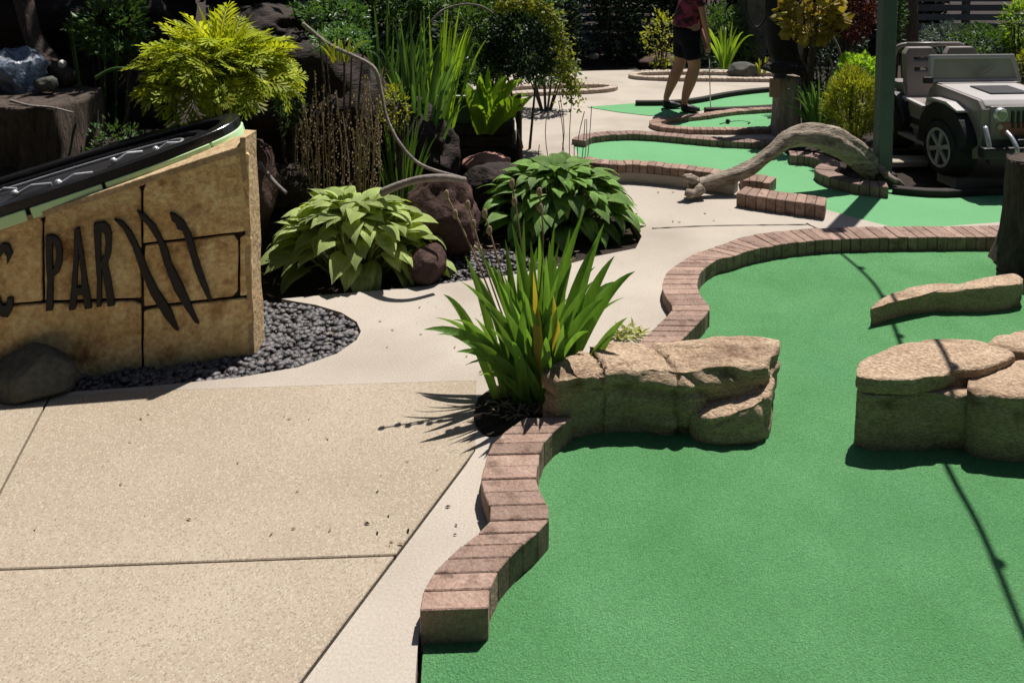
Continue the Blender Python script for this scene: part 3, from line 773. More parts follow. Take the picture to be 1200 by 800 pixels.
# ---------------------------------------------------------------- pebbles
def pebbles(name, outline, n, seed, zb=-.05, smin=.013, smax=.031, m='pebble', avoid=None):
    rn = random.Random(seed)
    tb = bmesh.new(); bmesh.ops.create_icosphere(tb, subdivisions=1, radius=1)
    tv = [v.co.copy() for v in tb.verts]; tf = [tuple(v.index for v in f.verts) for f in tb.faces]; tb.free()
    xs = [p.x for p in outline]; ys = [p.y for p in outline]
    def inside(x, y):
        c = False; j = len(outline) - 1
        for i in range(len(outline)):
            a, b_ = outline[i], outline[j]
            if (a.y > y) != (b_.y > y) and x < (b_.x - a.x) * (y - a.y) / (b_.y - a.y) + a.x: c = not c
            j = i
        return c
    mb = MB(); cnt = 0; tries = 0
    while cnt < n and tries < n * 30:
        tries += 1
        x, y = rn.uniform(min(xs), max(xs)), rn.uniform(min(ys), max(ys))
        if not inside(x, y): continue
        cnt += 1
        s = rn.uniform(smin, smax)
        rot = Matrix.Rotation(rn.uniform(0, 6.3), 3, 'Z') @ Matrix.Rotation(rn.uniform(-.4, .4), 3, 'X')
        z = zb + rn.uniform(.0, .04)
        mb.add([rot @ Vector((v.x * s * (1 + .2 * noise.noise(v * 2 + Vector((cnt, 0, 0)))), v.y * s * .72, v.z * s * .45)) + Vector((x, y, z)) for v in tv], tf)
    o = mb.build(name, M[m], smooth=True)
    return tag(o, kind='stuff')
bed = [p.copy() for p in bedL]
bed = [P(330, 350), P(300, 352)] + [A + ud * .1 - nf * .1, A + ud * 2 - nf * .1] + bed[0:]
pebbles('black_pebbles', bed, 3200, 2)
pebbles('gravel', poly([(505, 333), (530, 329), (600, 320), (640, 312), (600, 290), (520, 295)]), 500, 4, smin=.012, smax=.028)

# ---------------------------------------------------------------- leaf tools
def leaf_mesh(name, m, kind='heart', nl=9, nw=5, L=1.0, W=.7, droop=.5, cup=.12, wave=.04, seed=0):
    """leaf along +Y from the origin, face up +Z, drooping at the tip"""
    mb = MB(); rn = random.Random(seed)
    for i in range(nl):
        t = i / (nl - 1)
        if kind == 'heart': wd = W / 2 * (math.sin(math.pi * min(1, (t + .07)) ** .72) ** .75 if t < .97 else 0.0)
        elif kind == 'blade': wd = W / 2 * min(1, .45 + t * 2.2) * (1 - t ** 3.2) ** .8
        else: wd = W / 2 * math.sin(math.pi * t ** .8) ** .7
        a = droop * t
        y = L * (math.sin(a) / droop if droop > 1e-3 else t); z = -L * ((1 - math.cos(a)) / droop if droop > 1e-3 else 0)
        for j in range(nw):
            s = (j / (nw - 1) * 2 - 1)
            zz = z + cup * abs(s) * wd + wave * math.sin(t * 11 + s * 2 + seed) * abs(s) * W * .5
            mb.v.append((s * wd, y + (-.10 * L * abs(s) ** 2 * (1 - t) if kind == 'heart' else 0), zz))
    for i in range(nl - 1):
        for j in range(nw - 1): mb.f.append((i * nw + j, i * nw + j + 1, (i + 1) * nw + j + 1, (i + 1) * nw + j))
    me = bpy.data.meshes.new(name); me.from_pydata(mb.v, [], mb.f); me.shade_smooth(); me.materials.append(m)
    return me
def orient(loc, d, up=Vector((0, 0, 1)), sc=1.0, roll=0):
    y = d.normalized(); x = y.cross(up)
    x = x.normalized() if x.length > 1e-3 else Vector((1, 0, 0)); z = x.cross(y)
    m = Matrix((x, y, z)).transposed().to_4x4()
    return Matrix.Translation(loc) @ m @ Matrix.Rotation(roll, 4, 'Y') @ Matrix.Scale(sc, 4)

def hosta(label, base, rx, ry, h, m, n, seed, leaf=.22, stems=True):
    e = empty('hosta_plant', base, label=label, cat='plant')
    rn = random.Random(seed)
    ms = [leaf_mesh('hosta_leaf', m, 'heart', 9, 5, 1, .62, 1.0 + .28 * i, .2, .05, i) for i in range(4)]
    st = MB()
    for i in range(n):
        tier = (i + .5) / n
        el = (tier ** .8) * 1.45 - .12
        az = i * 2.399 + rn.uniform(-.4, .4)
        o = Vector((math.cos(az) * math.cos(el), math.sin(az) * math.cos(el), max(0, math.sin(el))))
        k = rn.uniform(.62, .80)
        p = Vector((o.x * rx * k, o.y * ry * k, (o.z * .8 + .22) * h * rn.uniform(.85, 1.0)))
        s = leaf * rn.uniform(.75, 1.15) * (1 - .25 * tier)
        d = Vector((math.cos(az) * 1, math.sin(az) * 1, .55 + (el - .8) * .6 + rn.uniform(-.2, .2)))
        link('leaf', ms[i % 4], e, orient(p - d.normalized() * s * .35, d, sc=s, roll=rn.uniform(-.35, .35)))
        q = Vector((o.x * rx * .12, o.y * ry * .12, -.05))
        st.tube([q, q.lerp(p, .5) + Vector((0, 0, h * .15)), p - d.normalized() * s * .33], [.006, .005, .004], 5, cap=False)
    if stems: st.build('stems', m, e, smooth=True)
    return e
hosta('chartreuse hosta with broad pale leaves between the sign and the brown boulders', P(417, 322, -.05) , .66, .38, .52, M['hosta_lime'], 170, 1, leaf=.225)
hosta('dark green hosta clump behind the iris, beside the concrete path', P(654, 268, -.05), .66, .46, .50, M['hosta_green'], 210, 2, leaf=.22)

def blade(mb, base, tip, width, bow, n=10, fold=.25, side=None, twist=0):
    base, tip = Vector(base), Vector(tip)
    ctrl = base.lerp(tip, .5) + Vector((0, 0, bow))
    pts = []
    for i in range(n + 1):
        t = i / n
        pts.append(base * (1 - t) ** 2 + ctrl * 2 * t * (1 - t) + tip * t * t)
    b = len(mb.v)
    for i, p in enumerate(pts):
        t = i / n
        tg = (pts[min(i + 1, n)] - pts[max(i - 1, 0)]).normalized()
        s = side or Vector((0, -1, 0)).cross(tg)
        s = (s - tg * s.dot(tg)).normalized()
        s = Matrix.Rotation(twist * t, 3, tg) @ s
        nr = s.cross(tg)
        wd = width / 2 * min(1, .55 + t * 1.6) * max(0.02, (1 - t ** 2.6)) ** .9
        mb.v += [tuple(p + s * wd), tuple(p + nr * wd * fold), tuple(p - s * wd)]
    for i in range(n):
        for k in (0, 1): mb.f.append((b + 3 * i + k, b + 3 * i + k + 1, b + 3 * i + 4 + k, b + 3 * i + 3 + k))
def iris():
    base = P(622, 474, -.02)
    e = empty('iris_plant', base, label='tall iris clump with sword-shaped leaves left of the long boulder', cat='plant')
    rn = random.Random(8)
    tips = [(686, 243, .1), (672, 300, .0), (650, 262, .12), (664, 285, -.05), (700, 282, .1), (708, 262, .2), (744, 318, .05), (732, 348, .1), (720, 300, .15), (735, 372, -.05), (632, 268, .1), (614, 255, .15), (604, 292, -.05), (592, 280, .1), (574, 305, .0), (585, 330, -.1), (560, 290, .1), (556, 318, .05), (545, 300, .2), (540, 330, -.1), (520, 345, .1), (530, 375, -.1), (497, 386, .0), (512, 392, .15), (510, 372, .2), (548, 402, -.2), (640, 300, -.1), (655, 320, -.15), (625, 318, -.15), (610, 335, -.2), (694, 330, -.1), (678, 345, -.15), (708, 350, .0), (648, 345, -.2), (590, 360, -.2), (568, 352, -.15), (650, 300, .12), (622, 282, .15), (636, 310, .05), (606, 315, .12), (590, 322, .05), (670, 310, .1), (684, 318, .18), (598, 345, -.05), (642, 330, -.02), (615, 350, -.2), (664, 350, -.18), (629, 290, .2), (540, 395, .1), (556, 372, .02), (570, 415, -.2), (585, 375, .1), (608, 380, -.1), (622, 372, .05), (638, 365, -.1), (676, 365, .1), (592, 345, .2), (655, 285, .2), (668, 268, .25), (582, 312, .25), (600, 262, .05), (698, 312, .25), (644, 282, .02), (618, 300, .3), (560, 440, -.12), (545, 428, -.15), (535, 412, .05), (725, 330, .3), (660, 300, .3), (635, 335, -.1), (575, 385, -.25), (600, 400, -.3), (660, 380, -.25), (690, 388, -.2), (640, 395, -.3)]
    for i, (x, y, dd) in enumerate(tips):
        tip = Pd(x, y, base.y + dd * .8) - base
        b0 = Vector((rn.uniform(-.07, .12) + tip.x * .18, rn.uniform(-.05, .06) + dd * .2, -.01))
        lateral = abs(tip.x) + abs(dd) * .5
        mb = MB(); blade(mb, b0, tip, rn.uniform(.040, .062), .03 + lateral * rn.uniform(.22, .5), 12, .3, twist=rn.uniform(-.9, .9))
        mb.build('leaf', M['iris_yellow'] if i in (28, 33) else M['iris'], e, smooth=True)
    # flower stalks with dry seed heads
    for (x, y, x1, y1) in ((548, 240, 575, 330), (523, 228, 565, 320), (600, 215, 612, 300), (632, 225, 636, 300), (568, 250, 590, 330)):
        p0 = Vector((rn.uniform(-.05, .05), 0.05, 0)); p1 = Pd(x1, y1, base.y + .08) - base; p2 = Pd(x, y, base.y + .12) - base
        mb = MB(); mb.tube(catmull([p0, p1, p2], 6), .004, 6)
        s = mb.build('flower_stalk', M['dry'], e, smooth=True)
        for q in (p2, p2.lerp(p1, .25)):
            bm_ = bmesh.new(); bmesh.ops.create_icosphere(bm_, subdivisions=2, radius=.013)
            for v in bm_.verts: v.co.z *= 1.6; v.co *= 1 + .3 * noise.noise(v.co * 90)
            me = bpy.data.meshes.new('seed_head'); bm_.to_mesh(me); bm_.free(); me.materials.append(M['dry'])
            link('seed_head', me, s, Matrix.Translation(q))
iris()
# debris at the foot of the iris
def litter(name, c, r, n, m, seed, L=.05):
    rn = random.Random(seed); mb = MB()
    for i in range(n):
        a, q = rn.uniform(0, 6.3), r * rn.random() ** .5
        p = Vector((c.x + math.cos(a) * q, c.y + math.sin(a) * q * .7, c.z + rn.uniform(0, .02)))
        d = Vector((rn.uniform(-1, 1), rn.uniform(-1, 1), rn.uniform(-.1, .5))).normalized() * L
        s = d.cross(Vector((0, 0, 1))).normalized() * L * .12
        mb.add([p, p + d * .5 + s, p + d, p + d * .5 - s], [(0, 1, 2, 3)])
    return tag(mb.build(name, m), kind='stuff')
litter('dry_leaf_litter', P(600, 480, .002), .14, 90, M['dry'], 4)
rl_ = random.Random(77)
def scatter(name, outline_px, n, seed, size, m_):
    rn = random.Random(seed); mb = MB()
    for i in range(n):
        x = rn.uniform(outline_px[0], outline_px[2]); y = rn.uniform(outline_px[1], outline_px[3]); p = P(x, y, .004)
        a = rn.uniform(0, 6.3); s_ = size * rn.uniform(.5, 1.5)
        d = Vector((math.cos(a), math.sin(a), 0)) * s_; t = Vector((-d.y, d.x, 0)) * .4
        mb.add([p - d, p - t * .8 + Vector((0, 0, s_ * .3)), p + d, p + t + Vector((0, 0, s_ * .2))], [(0, 1, 2, 3)])
    return tag(mb.build(name, m_), kind='stuff')
scatter('fallen_leaf_bits', (20, 480, 530, 640), 26, 3, .008, M['dry'])
scatter('fallen_leaf_bits', (440, 350, 740, 440), 22, 4, .009, M['dry'])
scatter('fallen_leaf_bits', (770, 215, 860, 262), 10, 5, .012, M['dry'])
scatter('dark_crumbs', (430, 560, 560, 640), 8, 6, .010, M['soil'])
litter('bark_mulch', P(420, 250, -.055), 1.6, 900, M['brown_rock'], 9, .05)
litter('ground_ivy', P(735, 392, .01), .08, 80, M['leaf_yellow'], 5, .05)
litter('dry_leaf_litter', P(400, 300, -.05), 1.5, 500, M['dry'], 6, .06)

def foliage_mesh(mb, n, rn, fn, L=.06, Wd=.4, up=.2, fold=True):
    """n leaves at points fn() (point, outward)"""
    for i in range(n):
        p, o = fn()
        d = Vector((rn.gauss(0, .6), rn.gauss(0, .6), rn.gauss(up, .5))) + o * .9
        d.normalize(); l = L * rn.uniform(.6, 1.3)
        s = d.cross(Vector((rn.gauss(0, 1), rn.gauss(0, 1), 1))).normalized() * l * Wd / 2
        nrm_ = d.cross(s).normalized() * l * .08
        b = len(mb.v)
        mb.v += [tuple(p), tuple(p + d * l * .5 + s + nrm_), tuple(p + d * l), tuple(p + d * l * .5 - s + nrm_)]
        mb.f += [(b, b + 1, b + 2), (b, b + 2, b + 3)]
def lumpy(c, r, rn, seed, shell=.75):
    def f():
        while True:
            v = Vector((rn.gauss(0, 1), rn.gauss(0, 1), rn.gauss(0, 1))).normalized()
            q = noise.noise(v * 2.3 + Vector((seed, 0, 0)))
            if rn.random() < .55 + q: break
        k = (shell + (1 - shell) * rn.random()) * (1 + .35 * q)
        return Vector((c[0] + v.x * r[0] * k, c[1] + v.y * r[1] * k, c[2] + v.z * r[2] * k)), v
    return f
def shrub(label, c, r, m, n, seed, L=.07, Wd=.45, name='shrub', up=.2, shell=.6, stems=9, group=None, cat='shrub', stem_m='bark', ground=None):
    base = Vector((c[0], c[1], -.06 if ground is None else ground))
    e = empty(name, base, label=label, cat=cat, group=group)
    rn = random.Random(seed)
    cc = Vector(c) - base
    mb = MB(); foliage_mesh(mb, n, rn, lumpy(cc, r, rn, seed, shell), L, Wd, up)
    mb.build('foliage', m, e)
    st = MB()
    for i in range(stems):
        a = rn.uniform(0, 6.3)
        p = Vector((math.cos(a) * r[0] * .1, math.sin(a) * r[1] * .1, 0))
        q = cc + Vector((math.cos(a) * r[0] * .7, math.sin(a) * r[1] * .7, rn.uniform(-.2, .7) * r[2]))
        st.tube([p, p.lerp(q, .5) + Vector((0, 0, .1 * r[2])), q], [.014, .01, .004], 5, cap=False)
    st.build('stems', M[stem_m], e, smooth=True)
    return e
def spx(label, x, y, d, wpx, hpx, m, n, seed, **k):
    s = d / FPX; p = Pd(x, y, d)
    return shrub(label, p, (wpx / 2 * s, wpx / 2 * s * k.pop('dy', .8), hpx / 2 * s), m, n, seed, **k)

# the yellow-green fern
def frond_mesh(m, seed, L=1.0, W=.30, droop=1.3, pairs=11):
    mb = MB(); rn = random.Random(seed)
    def sp(t):
        a = droop * t
        return Vector((0, L * math.sin(a) / droop, -L * (1 - math.cos(a)) / droop))
    for i in range(8):
        t = i / 8; a, b_ = sp(t), sp(t + .125)
        mb.add([a + Vector((.006, 0, 0)), a - Vector((.006, 0, 0)), b_ - Vector((.004, 0, 0)), b_ + Vector((.004, 0, 0))], [(0, 1, 2, 3)])
    for i in range(pairs):
        t = .08 + .9 * i / pairs
        l = W * math.sin(math.pi * (t * .85 + .12)) * rn.uniform(.8, 1.1)
        p = sp(t); tg = (sp(t + .02) - p).normalized()
        for s in (-1, 1):
            d = (Vector((s, 0, 0)) + tg * .75 + Vector((0, 0, rn.uniform(-.15, .25)))).normalized()
            q = tg * (L / pairs * .42)
            mb.add([p - q, p + d * l * .55 - q * .6 + Vector((0, 0, .01)), p + d * l, p + d * l * .5 + q], [(0, 1, 2, 3)])
    me = bpy.data.meshes.new('frond'); me.from_pydata(mb.v, [], mb.f); me.materials.append(m)
    return me
def fern(label, c, r, h, n, seed, m, L, z0):
    e = empty('fern_plant', (c.x, c.y, z0), label=label, cat='plant')
    rn = random.Random(seed); ms = [frond_mesh(m, i, droop=.8 + .35 * i) for i in range(4)]
    for i in range(n):
        el = math.asin(min(1, (i + .5) / n * 1.02)) * .98 - .12 + rn.uniform(-.12, .12); az = i * 2.399 + rn.uniform(-.3, .3)
        d = Vector((math.cos(az) * math.cos(el), math.sin(az) * math.cos(el), math.sin(el)))
        p = Vector((d.x * r * .30, d.y * r * .30, h + d.z * r * .30 * .9))
        link('frond', ms[i % 4], e, orient(p, d + Vector((0, 0, .40)), sc=L * rn.uniform(.7, 1.1), roll=rn.uniform(-.8, .8)))
    for i in range(90):
        az = rn.uniform(0, 6.28); el = rn.uniform(.25, 1.5); rr = r * rn.uniform(.85, 1.2)
        mb = MB(); blade(mb, (0, 0, h), (math.cos(az) * math.cos(el) * rr, math.sin(az) * math.cos(el) * rr, h + math.sin(el) * rr * .95), rn.uniform(.018, .035), .10, 8, .25, twist=rn.uniform(-1, 1))
        mb.build('strap_leaf', m, e, smooth=True)
    mb = MB()
    for i in range(14):
        a = rn.uniform(0, 6.3); mb.tube([(0, 0, 0), (math.cos(a) * .05, math.sin(a) * .05, h * .6), (math.cos(a) * r * .3, math.sin(a) * r * .3, h)], .008, 5)
    mb.build('stems', m, e)
    return e
fc = Pd(258, 90, 4.55)
fern('bushy yellow-green fern in the sun above the sign', fc, .42, fc.z - .34, 260, 3, M['fern'], .41, .30)
bpx('dark brown boulder carrying the yellow-green fern', 262, 235, 4.75, 130, 150, M['brown_rock'], 9, sub=4, ry=.4)

# dry stalks in front of the dark boulders
def stalks(label, x0, x1, ytop, ybase, d, n, seed, heads=True, m='dry'):
    b = Pd((x0 + x1) / 2, ybase, d)
    e = empty('dry_seed_stalks', b, label=label, cat='plant')
    rn = random.Random(seed)
    sm = []
    for i in range(n):
        x = rn.uniform(x0, x1); p0 = Pd((x0 + x1) / 2 + (x - (x0 + x1) / 2) * .85, ybase, d + rn.uniform(-.1, .1)) - b
        p1 = Pd(x, ytop + rn.uniform(0, 85), d + rn.uniform(-.15, .15)) - b
        mb = MB(); c_ = catmull([p0, p0.lerp(p1, .5) + Vector((rn.uniform(-.05, .05), 0, 0)), p1], 4)
        mb.tube(c_, .0035, 5, cap=False)
        if heads:
            for k_ in range(26):
                t = .45 + .55 * k_ / 26; q = p0.lerp(p1, t) + Vector((rn.gauss(0, .012), rn.gauss(0, .012), 0))
                s = rn.uniform(.004, .009)
                mb.add([q + Vector(v) * s for v in ((1, 0, 0), (0, 1, 0), (-1, 0, 0), (0, -1, 0), (0, 0, 1.5), (0, 0, -1.5))], [(0, 1, 4), (1, 2, 4), (2, 3, 4), (3, 0, 4), (1, 0, 5), (2, 1, 5), (3, 2, 5), (0, 3, 5)])
        mb.build('stalk', M[m], e)
stalks('brown dry seed stalks standing above the chartreuse hosta', 345, 450, 72, 288, 4.95, 34, 3)
stalks('thin dry twigs below the hanging yellow vine', 600, 695, 100, 207, 6.3, 14, 5, heads=False, m='vine_stem')

# vine / root over the brown boulder
def vine(label, pts, r, m='vine_stem', name='vine', n=8, cat='vine'):
    C = catmull([Pd(*p) for p in pts], 8)
    mb = MB(); mb.tube([c - C[0] for c in C], [r * (1 - .3 * i / len(C)) for i in range(len(C))], n, nz=.3)
    o = mb.build(name, M[m], smooth=True); o.location = C[0]
    return tag(o, label, cat)
vine('long grey vine hanging down from the dark boulder to the brown one', [(355, 28, 4.9), (385, 52, 4.8), (415, 66, 4.75), (438, 80, 4.7), (446, 105, 4.7), (454, 140, 4.65), (470, 170, 4.6), (495, 194, 4.55), (540, 208, 4.5)], .013)
vine('thick grey root lying over the reddish brown boulder', [(448, 226, 4.5), (470, 217, 4.42), (495, 210, 4.36), (520, 208, 4.36), (545, 211, 4.42)], .024, name='root', cat='root')
vine('short grey branch poking out between sign and first hosta', [(303, 190, 4.4), (320, 212, 4.35), (335, 226, 4.3)], .014, name='branch', cat='branch')
vine('pale arching stem across the top behind the tall grass', [(505, 26, 6.0), (520, 12, 6.0), (545, 5, 6.0), (565, 8, 6.0), (578, 16, 6.0)], .009, name='arching_stem', cat='stem')

# dark rock mound at the left
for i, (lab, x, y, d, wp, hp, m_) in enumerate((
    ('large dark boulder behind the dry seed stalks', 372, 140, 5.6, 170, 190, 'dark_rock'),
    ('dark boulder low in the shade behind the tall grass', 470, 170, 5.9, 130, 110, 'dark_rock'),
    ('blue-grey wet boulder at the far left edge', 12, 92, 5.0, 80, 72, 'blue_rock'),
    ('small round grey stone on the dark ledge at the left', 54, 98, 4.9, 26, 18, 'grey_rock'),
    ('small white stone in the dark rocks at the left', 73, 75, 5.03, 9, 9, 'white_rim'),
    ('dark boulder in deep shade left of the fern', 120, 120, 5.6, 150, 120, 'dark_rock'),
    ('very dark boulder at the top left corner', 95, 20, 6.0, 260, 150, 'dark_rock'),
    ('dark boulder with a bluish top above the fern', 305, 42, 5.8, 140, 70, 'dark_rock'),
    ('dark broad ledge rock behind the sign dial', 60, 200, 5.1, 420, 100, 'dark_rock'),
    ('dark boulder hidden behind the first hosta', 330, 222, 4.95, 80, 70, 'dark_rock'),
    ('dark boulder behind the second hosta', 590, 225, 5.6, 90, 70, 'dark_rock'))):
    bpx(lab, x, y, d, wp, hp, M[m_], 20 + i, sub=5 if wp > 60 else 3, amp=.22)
def stump_px(label, x, ybase, ytop, d, wpx, m, seed, **k):
    p = Pd(x, ybase, d); t = Pd(x, ytop, d)
    return stump(label, (p.x, p.y, p.z), t.z - p.z, wpx / 2 * d / FPX, wpx / 2 * d / FPX * .9, M[m], seed, **k)
stump_px('broad dark stump with ridged bark behind the left of the sign', 45, 225, 112, 4.85, 150, 'bark', 5, n=72, k=20, flare=.1)
vine('thick dark trunk curving down at the top left', [(18, -60, 5.3), (28, 0, 5.25), (40, 45, 5.2), (62, 78, 5.15), (85, 95, 5.1)], .07, m='bark', name='fallen_trunk', n=14, cat='trunk')
vine('pale dry twig low on the ledge at the left', [(12, 118, 4.6), (35, 124, 4.55), (60, 126, 4.55), (85, 132, 4.5)], .008, name='twig', cat='twig')
vine('pale bent leaf stalk in the dark left of the fern', [(112, 92, 4.8), (130, 82, 4.8), (150, 80, 4.75), (175, 82, 4.7)], .012, name='leaf_stalk', cat='stem', m='leaf_mid')

# strap-leaved plants
def strap_plant(label, x, ybase, d, n, hpx, spread, m, seed, wd=.03, name='tall_grass', bow=.25, cat='grass plant', lean=0, drop=False):
    b = Pd(x, ybase, d); e = empty(name, b, label=label, cat=cat)
    rn = random.Random(seed); s = d / FPX
    for i in range(n):
        a = rn.uniform(0, 6.283); q = rn.random() ** .6
        h = hpx * s * rn.uniform(.45, 1.0)
        tip = Vector((math.cos(a) * spread * s * q + lean * s, math.sin(a) * spread * s * q * .7, h * (1 - .35 * q)))
        mb = MB(); blade(mb, (math.cos(a) * .04, math.sin(a) * .04, -b.z - .05 if drop else -.03), tip, wd * rn.uniform(.7, 1.3), h * bow * (1 + q), 9, .25, twist=rn.uniform(-1.2, 1.2))
        mb.build('leaf', m, e, smooth=True)
    return e
strap_plant('tall dark grass like young corn left of the timber planter', 492, 190, 5.8, 52, 225, 62, M['leaf_grass'], 2, .034, drop=True)
strap_plant('second clump of tall grass at the top centre', 455, 120, 6.2, 40, 150, 70, M['leaf_grass'], 5, .03, drop=True)
strap_plant('broad bright yellow-green leaves above the timber planter', 568, 152, 6.55, 20, 86, 58, M['leaf_lime'], 3, .10, name='canna_plant', cat='plant', bow=.2)
strap_plant('second patch of bright paddle leaves leaning right above the planter', 582, 146, 6.85, 10, 50, 44, M['leaf_lime'], 13, .075, name='canna_plant', cat='plant', bow=.1, lean=15)
strap_plant('dark grass with arching blades just left of the vine arch', 530, 142, 6.95, 50, 135, 60, M['leaf_mid'], 14, .022, bow=.5)
strap_plant('low dark grass between the planter and the grey vine', 470, 205, 5.3, 40, 90, 50, M['leaf_mid'], 15, .018, bow=.3, drop=True)
strap_plant('tall light grass blades at the very top centre', 512, 110, 6.5, 34, 140, 70, M['leaf_lime'], 16, .02, bow=.3, drop=True)
strap_plant('dark strap-leaved plant right of the grey stump', 958, 152, 7.0, 46, 75, 45, M['leaf_grass'], 6, .022, name='strap_leaf_plant', cat='plant')
strap_plant('spiky pale plant on the bed behind the golfer', 850, 78, 11.3, 22, 62, 48, M['leaf_lime'], 7, .035, name='spiky_plant', cat='plant')
strap_plant('tiny yellow plant on the pale rock behind the stump', 893, 84, 10.9, 16, 24, 14, M['leaf_yellow'], 9, .02, name='small_yellow_plant', cat='plant')
strap_plant('thin pale grass at the upper left beside the fern', 118, 45, 5.2, 12, 60, 60, M['leaf_mid'], 10, .014, name='thin_grass', drop=True)
strap_plant('pale tufts spilling over the top of the large dark boulder', 398, 68, 4.75, 16, 30, 34, M['leaf_yellow'], 11, .012, name='moss_tuft', cat='plant')

# shrubs
spx('small-leaved dark shrub behind the left of the sign dial', 135, 175, 4.75, 70, 70, M['leaf_mid'], 500, 3, L=.035)
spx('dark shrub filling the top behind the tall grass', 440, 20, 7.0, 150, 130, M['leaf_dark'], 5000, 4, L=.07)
spx('mid-green shrub at the top centre', 455, -5, 6.6, 110, 60, M['leaf_mid'], 2200, 5, L=.06)
spx('dark rounded shrub under the hanging vine arch', 618, 48, 7.2, 92, 96, M['leaf_dark'], 5200, 6, L=.05, stems=3)
spx('leafy dark shrub left of the vine arch', 560, 50, 7.4, 95, 120, M['leaf_mid'], 3500, 7, L=.06)
spx('low dark shrub right of the timber planter', 640, 80, 8.8, 70, 34, M['leaf_mid'], 1300, 8, L=.06)
def vine_curtain(label, path, d, n, seed, m, rad=9, L=.04):
    C = catmull([Pd(x, y, d) for x, y in path], 8); b = C[0]
    e = empty('hanging_vine', b, label=label, cat='vine')
    rn = random.Random(seed)
    mb = MB()
    def f():
        t = rn.random(); p = C[min(len(C) - 1, int(t * len(C)))]
        k_ = rad * (.6 + .9 * t) * d / FPX
        v = Vector((rn.gauss(0, .5), rn.gauss(0, .5), rn.gauss(0, .6)))
        return p - b + v * k_, v * .3
    foliage_mesh(mb, n, rn, f, L, .6, -.2)
    mb.build('leaves', m, e)
    st = MB(); st.tube([c - b for c in C], .006, 6); st.build('stem', M['vine_stem'], e)
vine_curtain('yellow-green vine arching over and hanging down in the centre', [(585, 8), (612, 2), (640, 12), (655, 35), (662, 65), (668, 95), (672, 112)], 6.6, 1500, 4, M['leaf_yellow'], 10)
vine_curtain('green vine strand along the top of the arch', [(575, -10), (600, -2), (630, 5), (650, 22)], 6.8, 700, 6, M['leaf_mid'], 12)
spx('yellow-green grass mound beside the green post', 1000, 122, 6.75, 62, 84, M['leaf_yellow'], 4200, 12, L=.055, Wd=.2, up=.7)
spx('upper yellow-green shrub behind the grass mound', 1006, 85, 7.4, 48, 44, M['leaf_lime'], 1700, 13, L=.045)
spx('shrub with yellowing leaves at the top right of centre', 950, 12, 7.6, 66, 80, M['leaf_autumn'], 420, 14, L=.12, Wd=.8)
spx('dark red-leaved shrub at the top beside the green post', 1000, 12, 8.2, 56, 74, M['leaf_red'], 2600, 15, L=.05)
spx('dark shrub behind the bare branches near the stump', 965, 70, 8.6, 100, 90, M['leaf_dark'], 3000, 16, L=.06)
spx('yellowish shrub right behind the golfer\'s shorts', 775, 48, 11.6, 46, 70, M['leaf_yellow'], 380, 17, L=.07)
spx('mid-green shrub in front of the golfer', 850, 50, 12.2, 80, 90, M['leaf_mid'], 2400, 18, L=.08)
spx('narrow climbing plant just right of the green post', 1049, 22, 8.0, 20, 90, M['leaf_mid'], 900, 19, L=.05)
spx('blue-grey shrub in front of the slatted fence', 1110, 55, 10.5, 80, 56, M['leaf_blue'], 2400, 20, L=.06, Wd=.35)
spx('dark green shrub behind the jeep windscreen', 1165, 58, 10.0, 90, 56, M['leaf_mid'], 2600, 21, L=.06)
spx('bright green shrub at the top right corner', 1196, 30, 9.6, 40, 60, M['leaf_lime'], 700, 22, L=.07)
spx('yellow shrub at the right edge beside the windscreen', 1204, 78, 8.6, 26, 40, M['leaf_yellow'], 400, 23, L=.06)
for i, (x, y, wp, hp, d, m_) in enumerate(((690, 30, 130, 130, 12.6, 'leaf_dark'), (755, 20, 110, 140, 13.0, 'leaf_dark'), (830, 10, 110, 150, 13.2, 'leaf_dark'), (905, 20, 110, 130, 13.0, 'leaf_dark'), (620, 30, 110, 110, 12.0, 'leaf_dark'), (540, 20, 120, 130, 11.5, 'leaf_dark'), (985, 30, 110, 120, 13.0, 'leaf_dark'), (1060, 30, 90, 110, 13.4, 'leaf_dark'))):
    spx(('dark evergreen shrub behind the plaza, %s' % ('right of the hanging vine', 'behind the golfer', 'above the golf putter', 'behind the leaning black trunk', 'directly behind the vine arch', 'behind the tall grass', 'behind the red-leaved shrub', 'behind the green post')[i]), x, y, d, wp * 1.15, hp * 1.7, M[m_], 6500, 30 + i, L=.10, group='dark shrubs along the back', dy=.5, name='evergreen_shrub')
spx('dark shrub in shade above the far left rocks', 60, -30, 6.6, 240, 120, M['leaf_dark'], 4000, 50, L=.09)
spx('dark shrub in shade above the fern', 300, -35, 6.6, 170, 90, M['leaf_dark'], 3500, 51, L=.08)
bpx('pale grey rock at the end of the far curb ring', 872, 84, 11.0, 42, 22, M['grey_rock'], 60, amp=.12)
bpx('low brown rock behind the far curb ring', 775, 76, 12.0, 60, 26, M['brown_rock'], 61, amp=.15)
bpx('tiny pale stone under the dark shrubs', 696, 66, 11.9, 14, 8, M['grey_rock'], 62, sub=3)

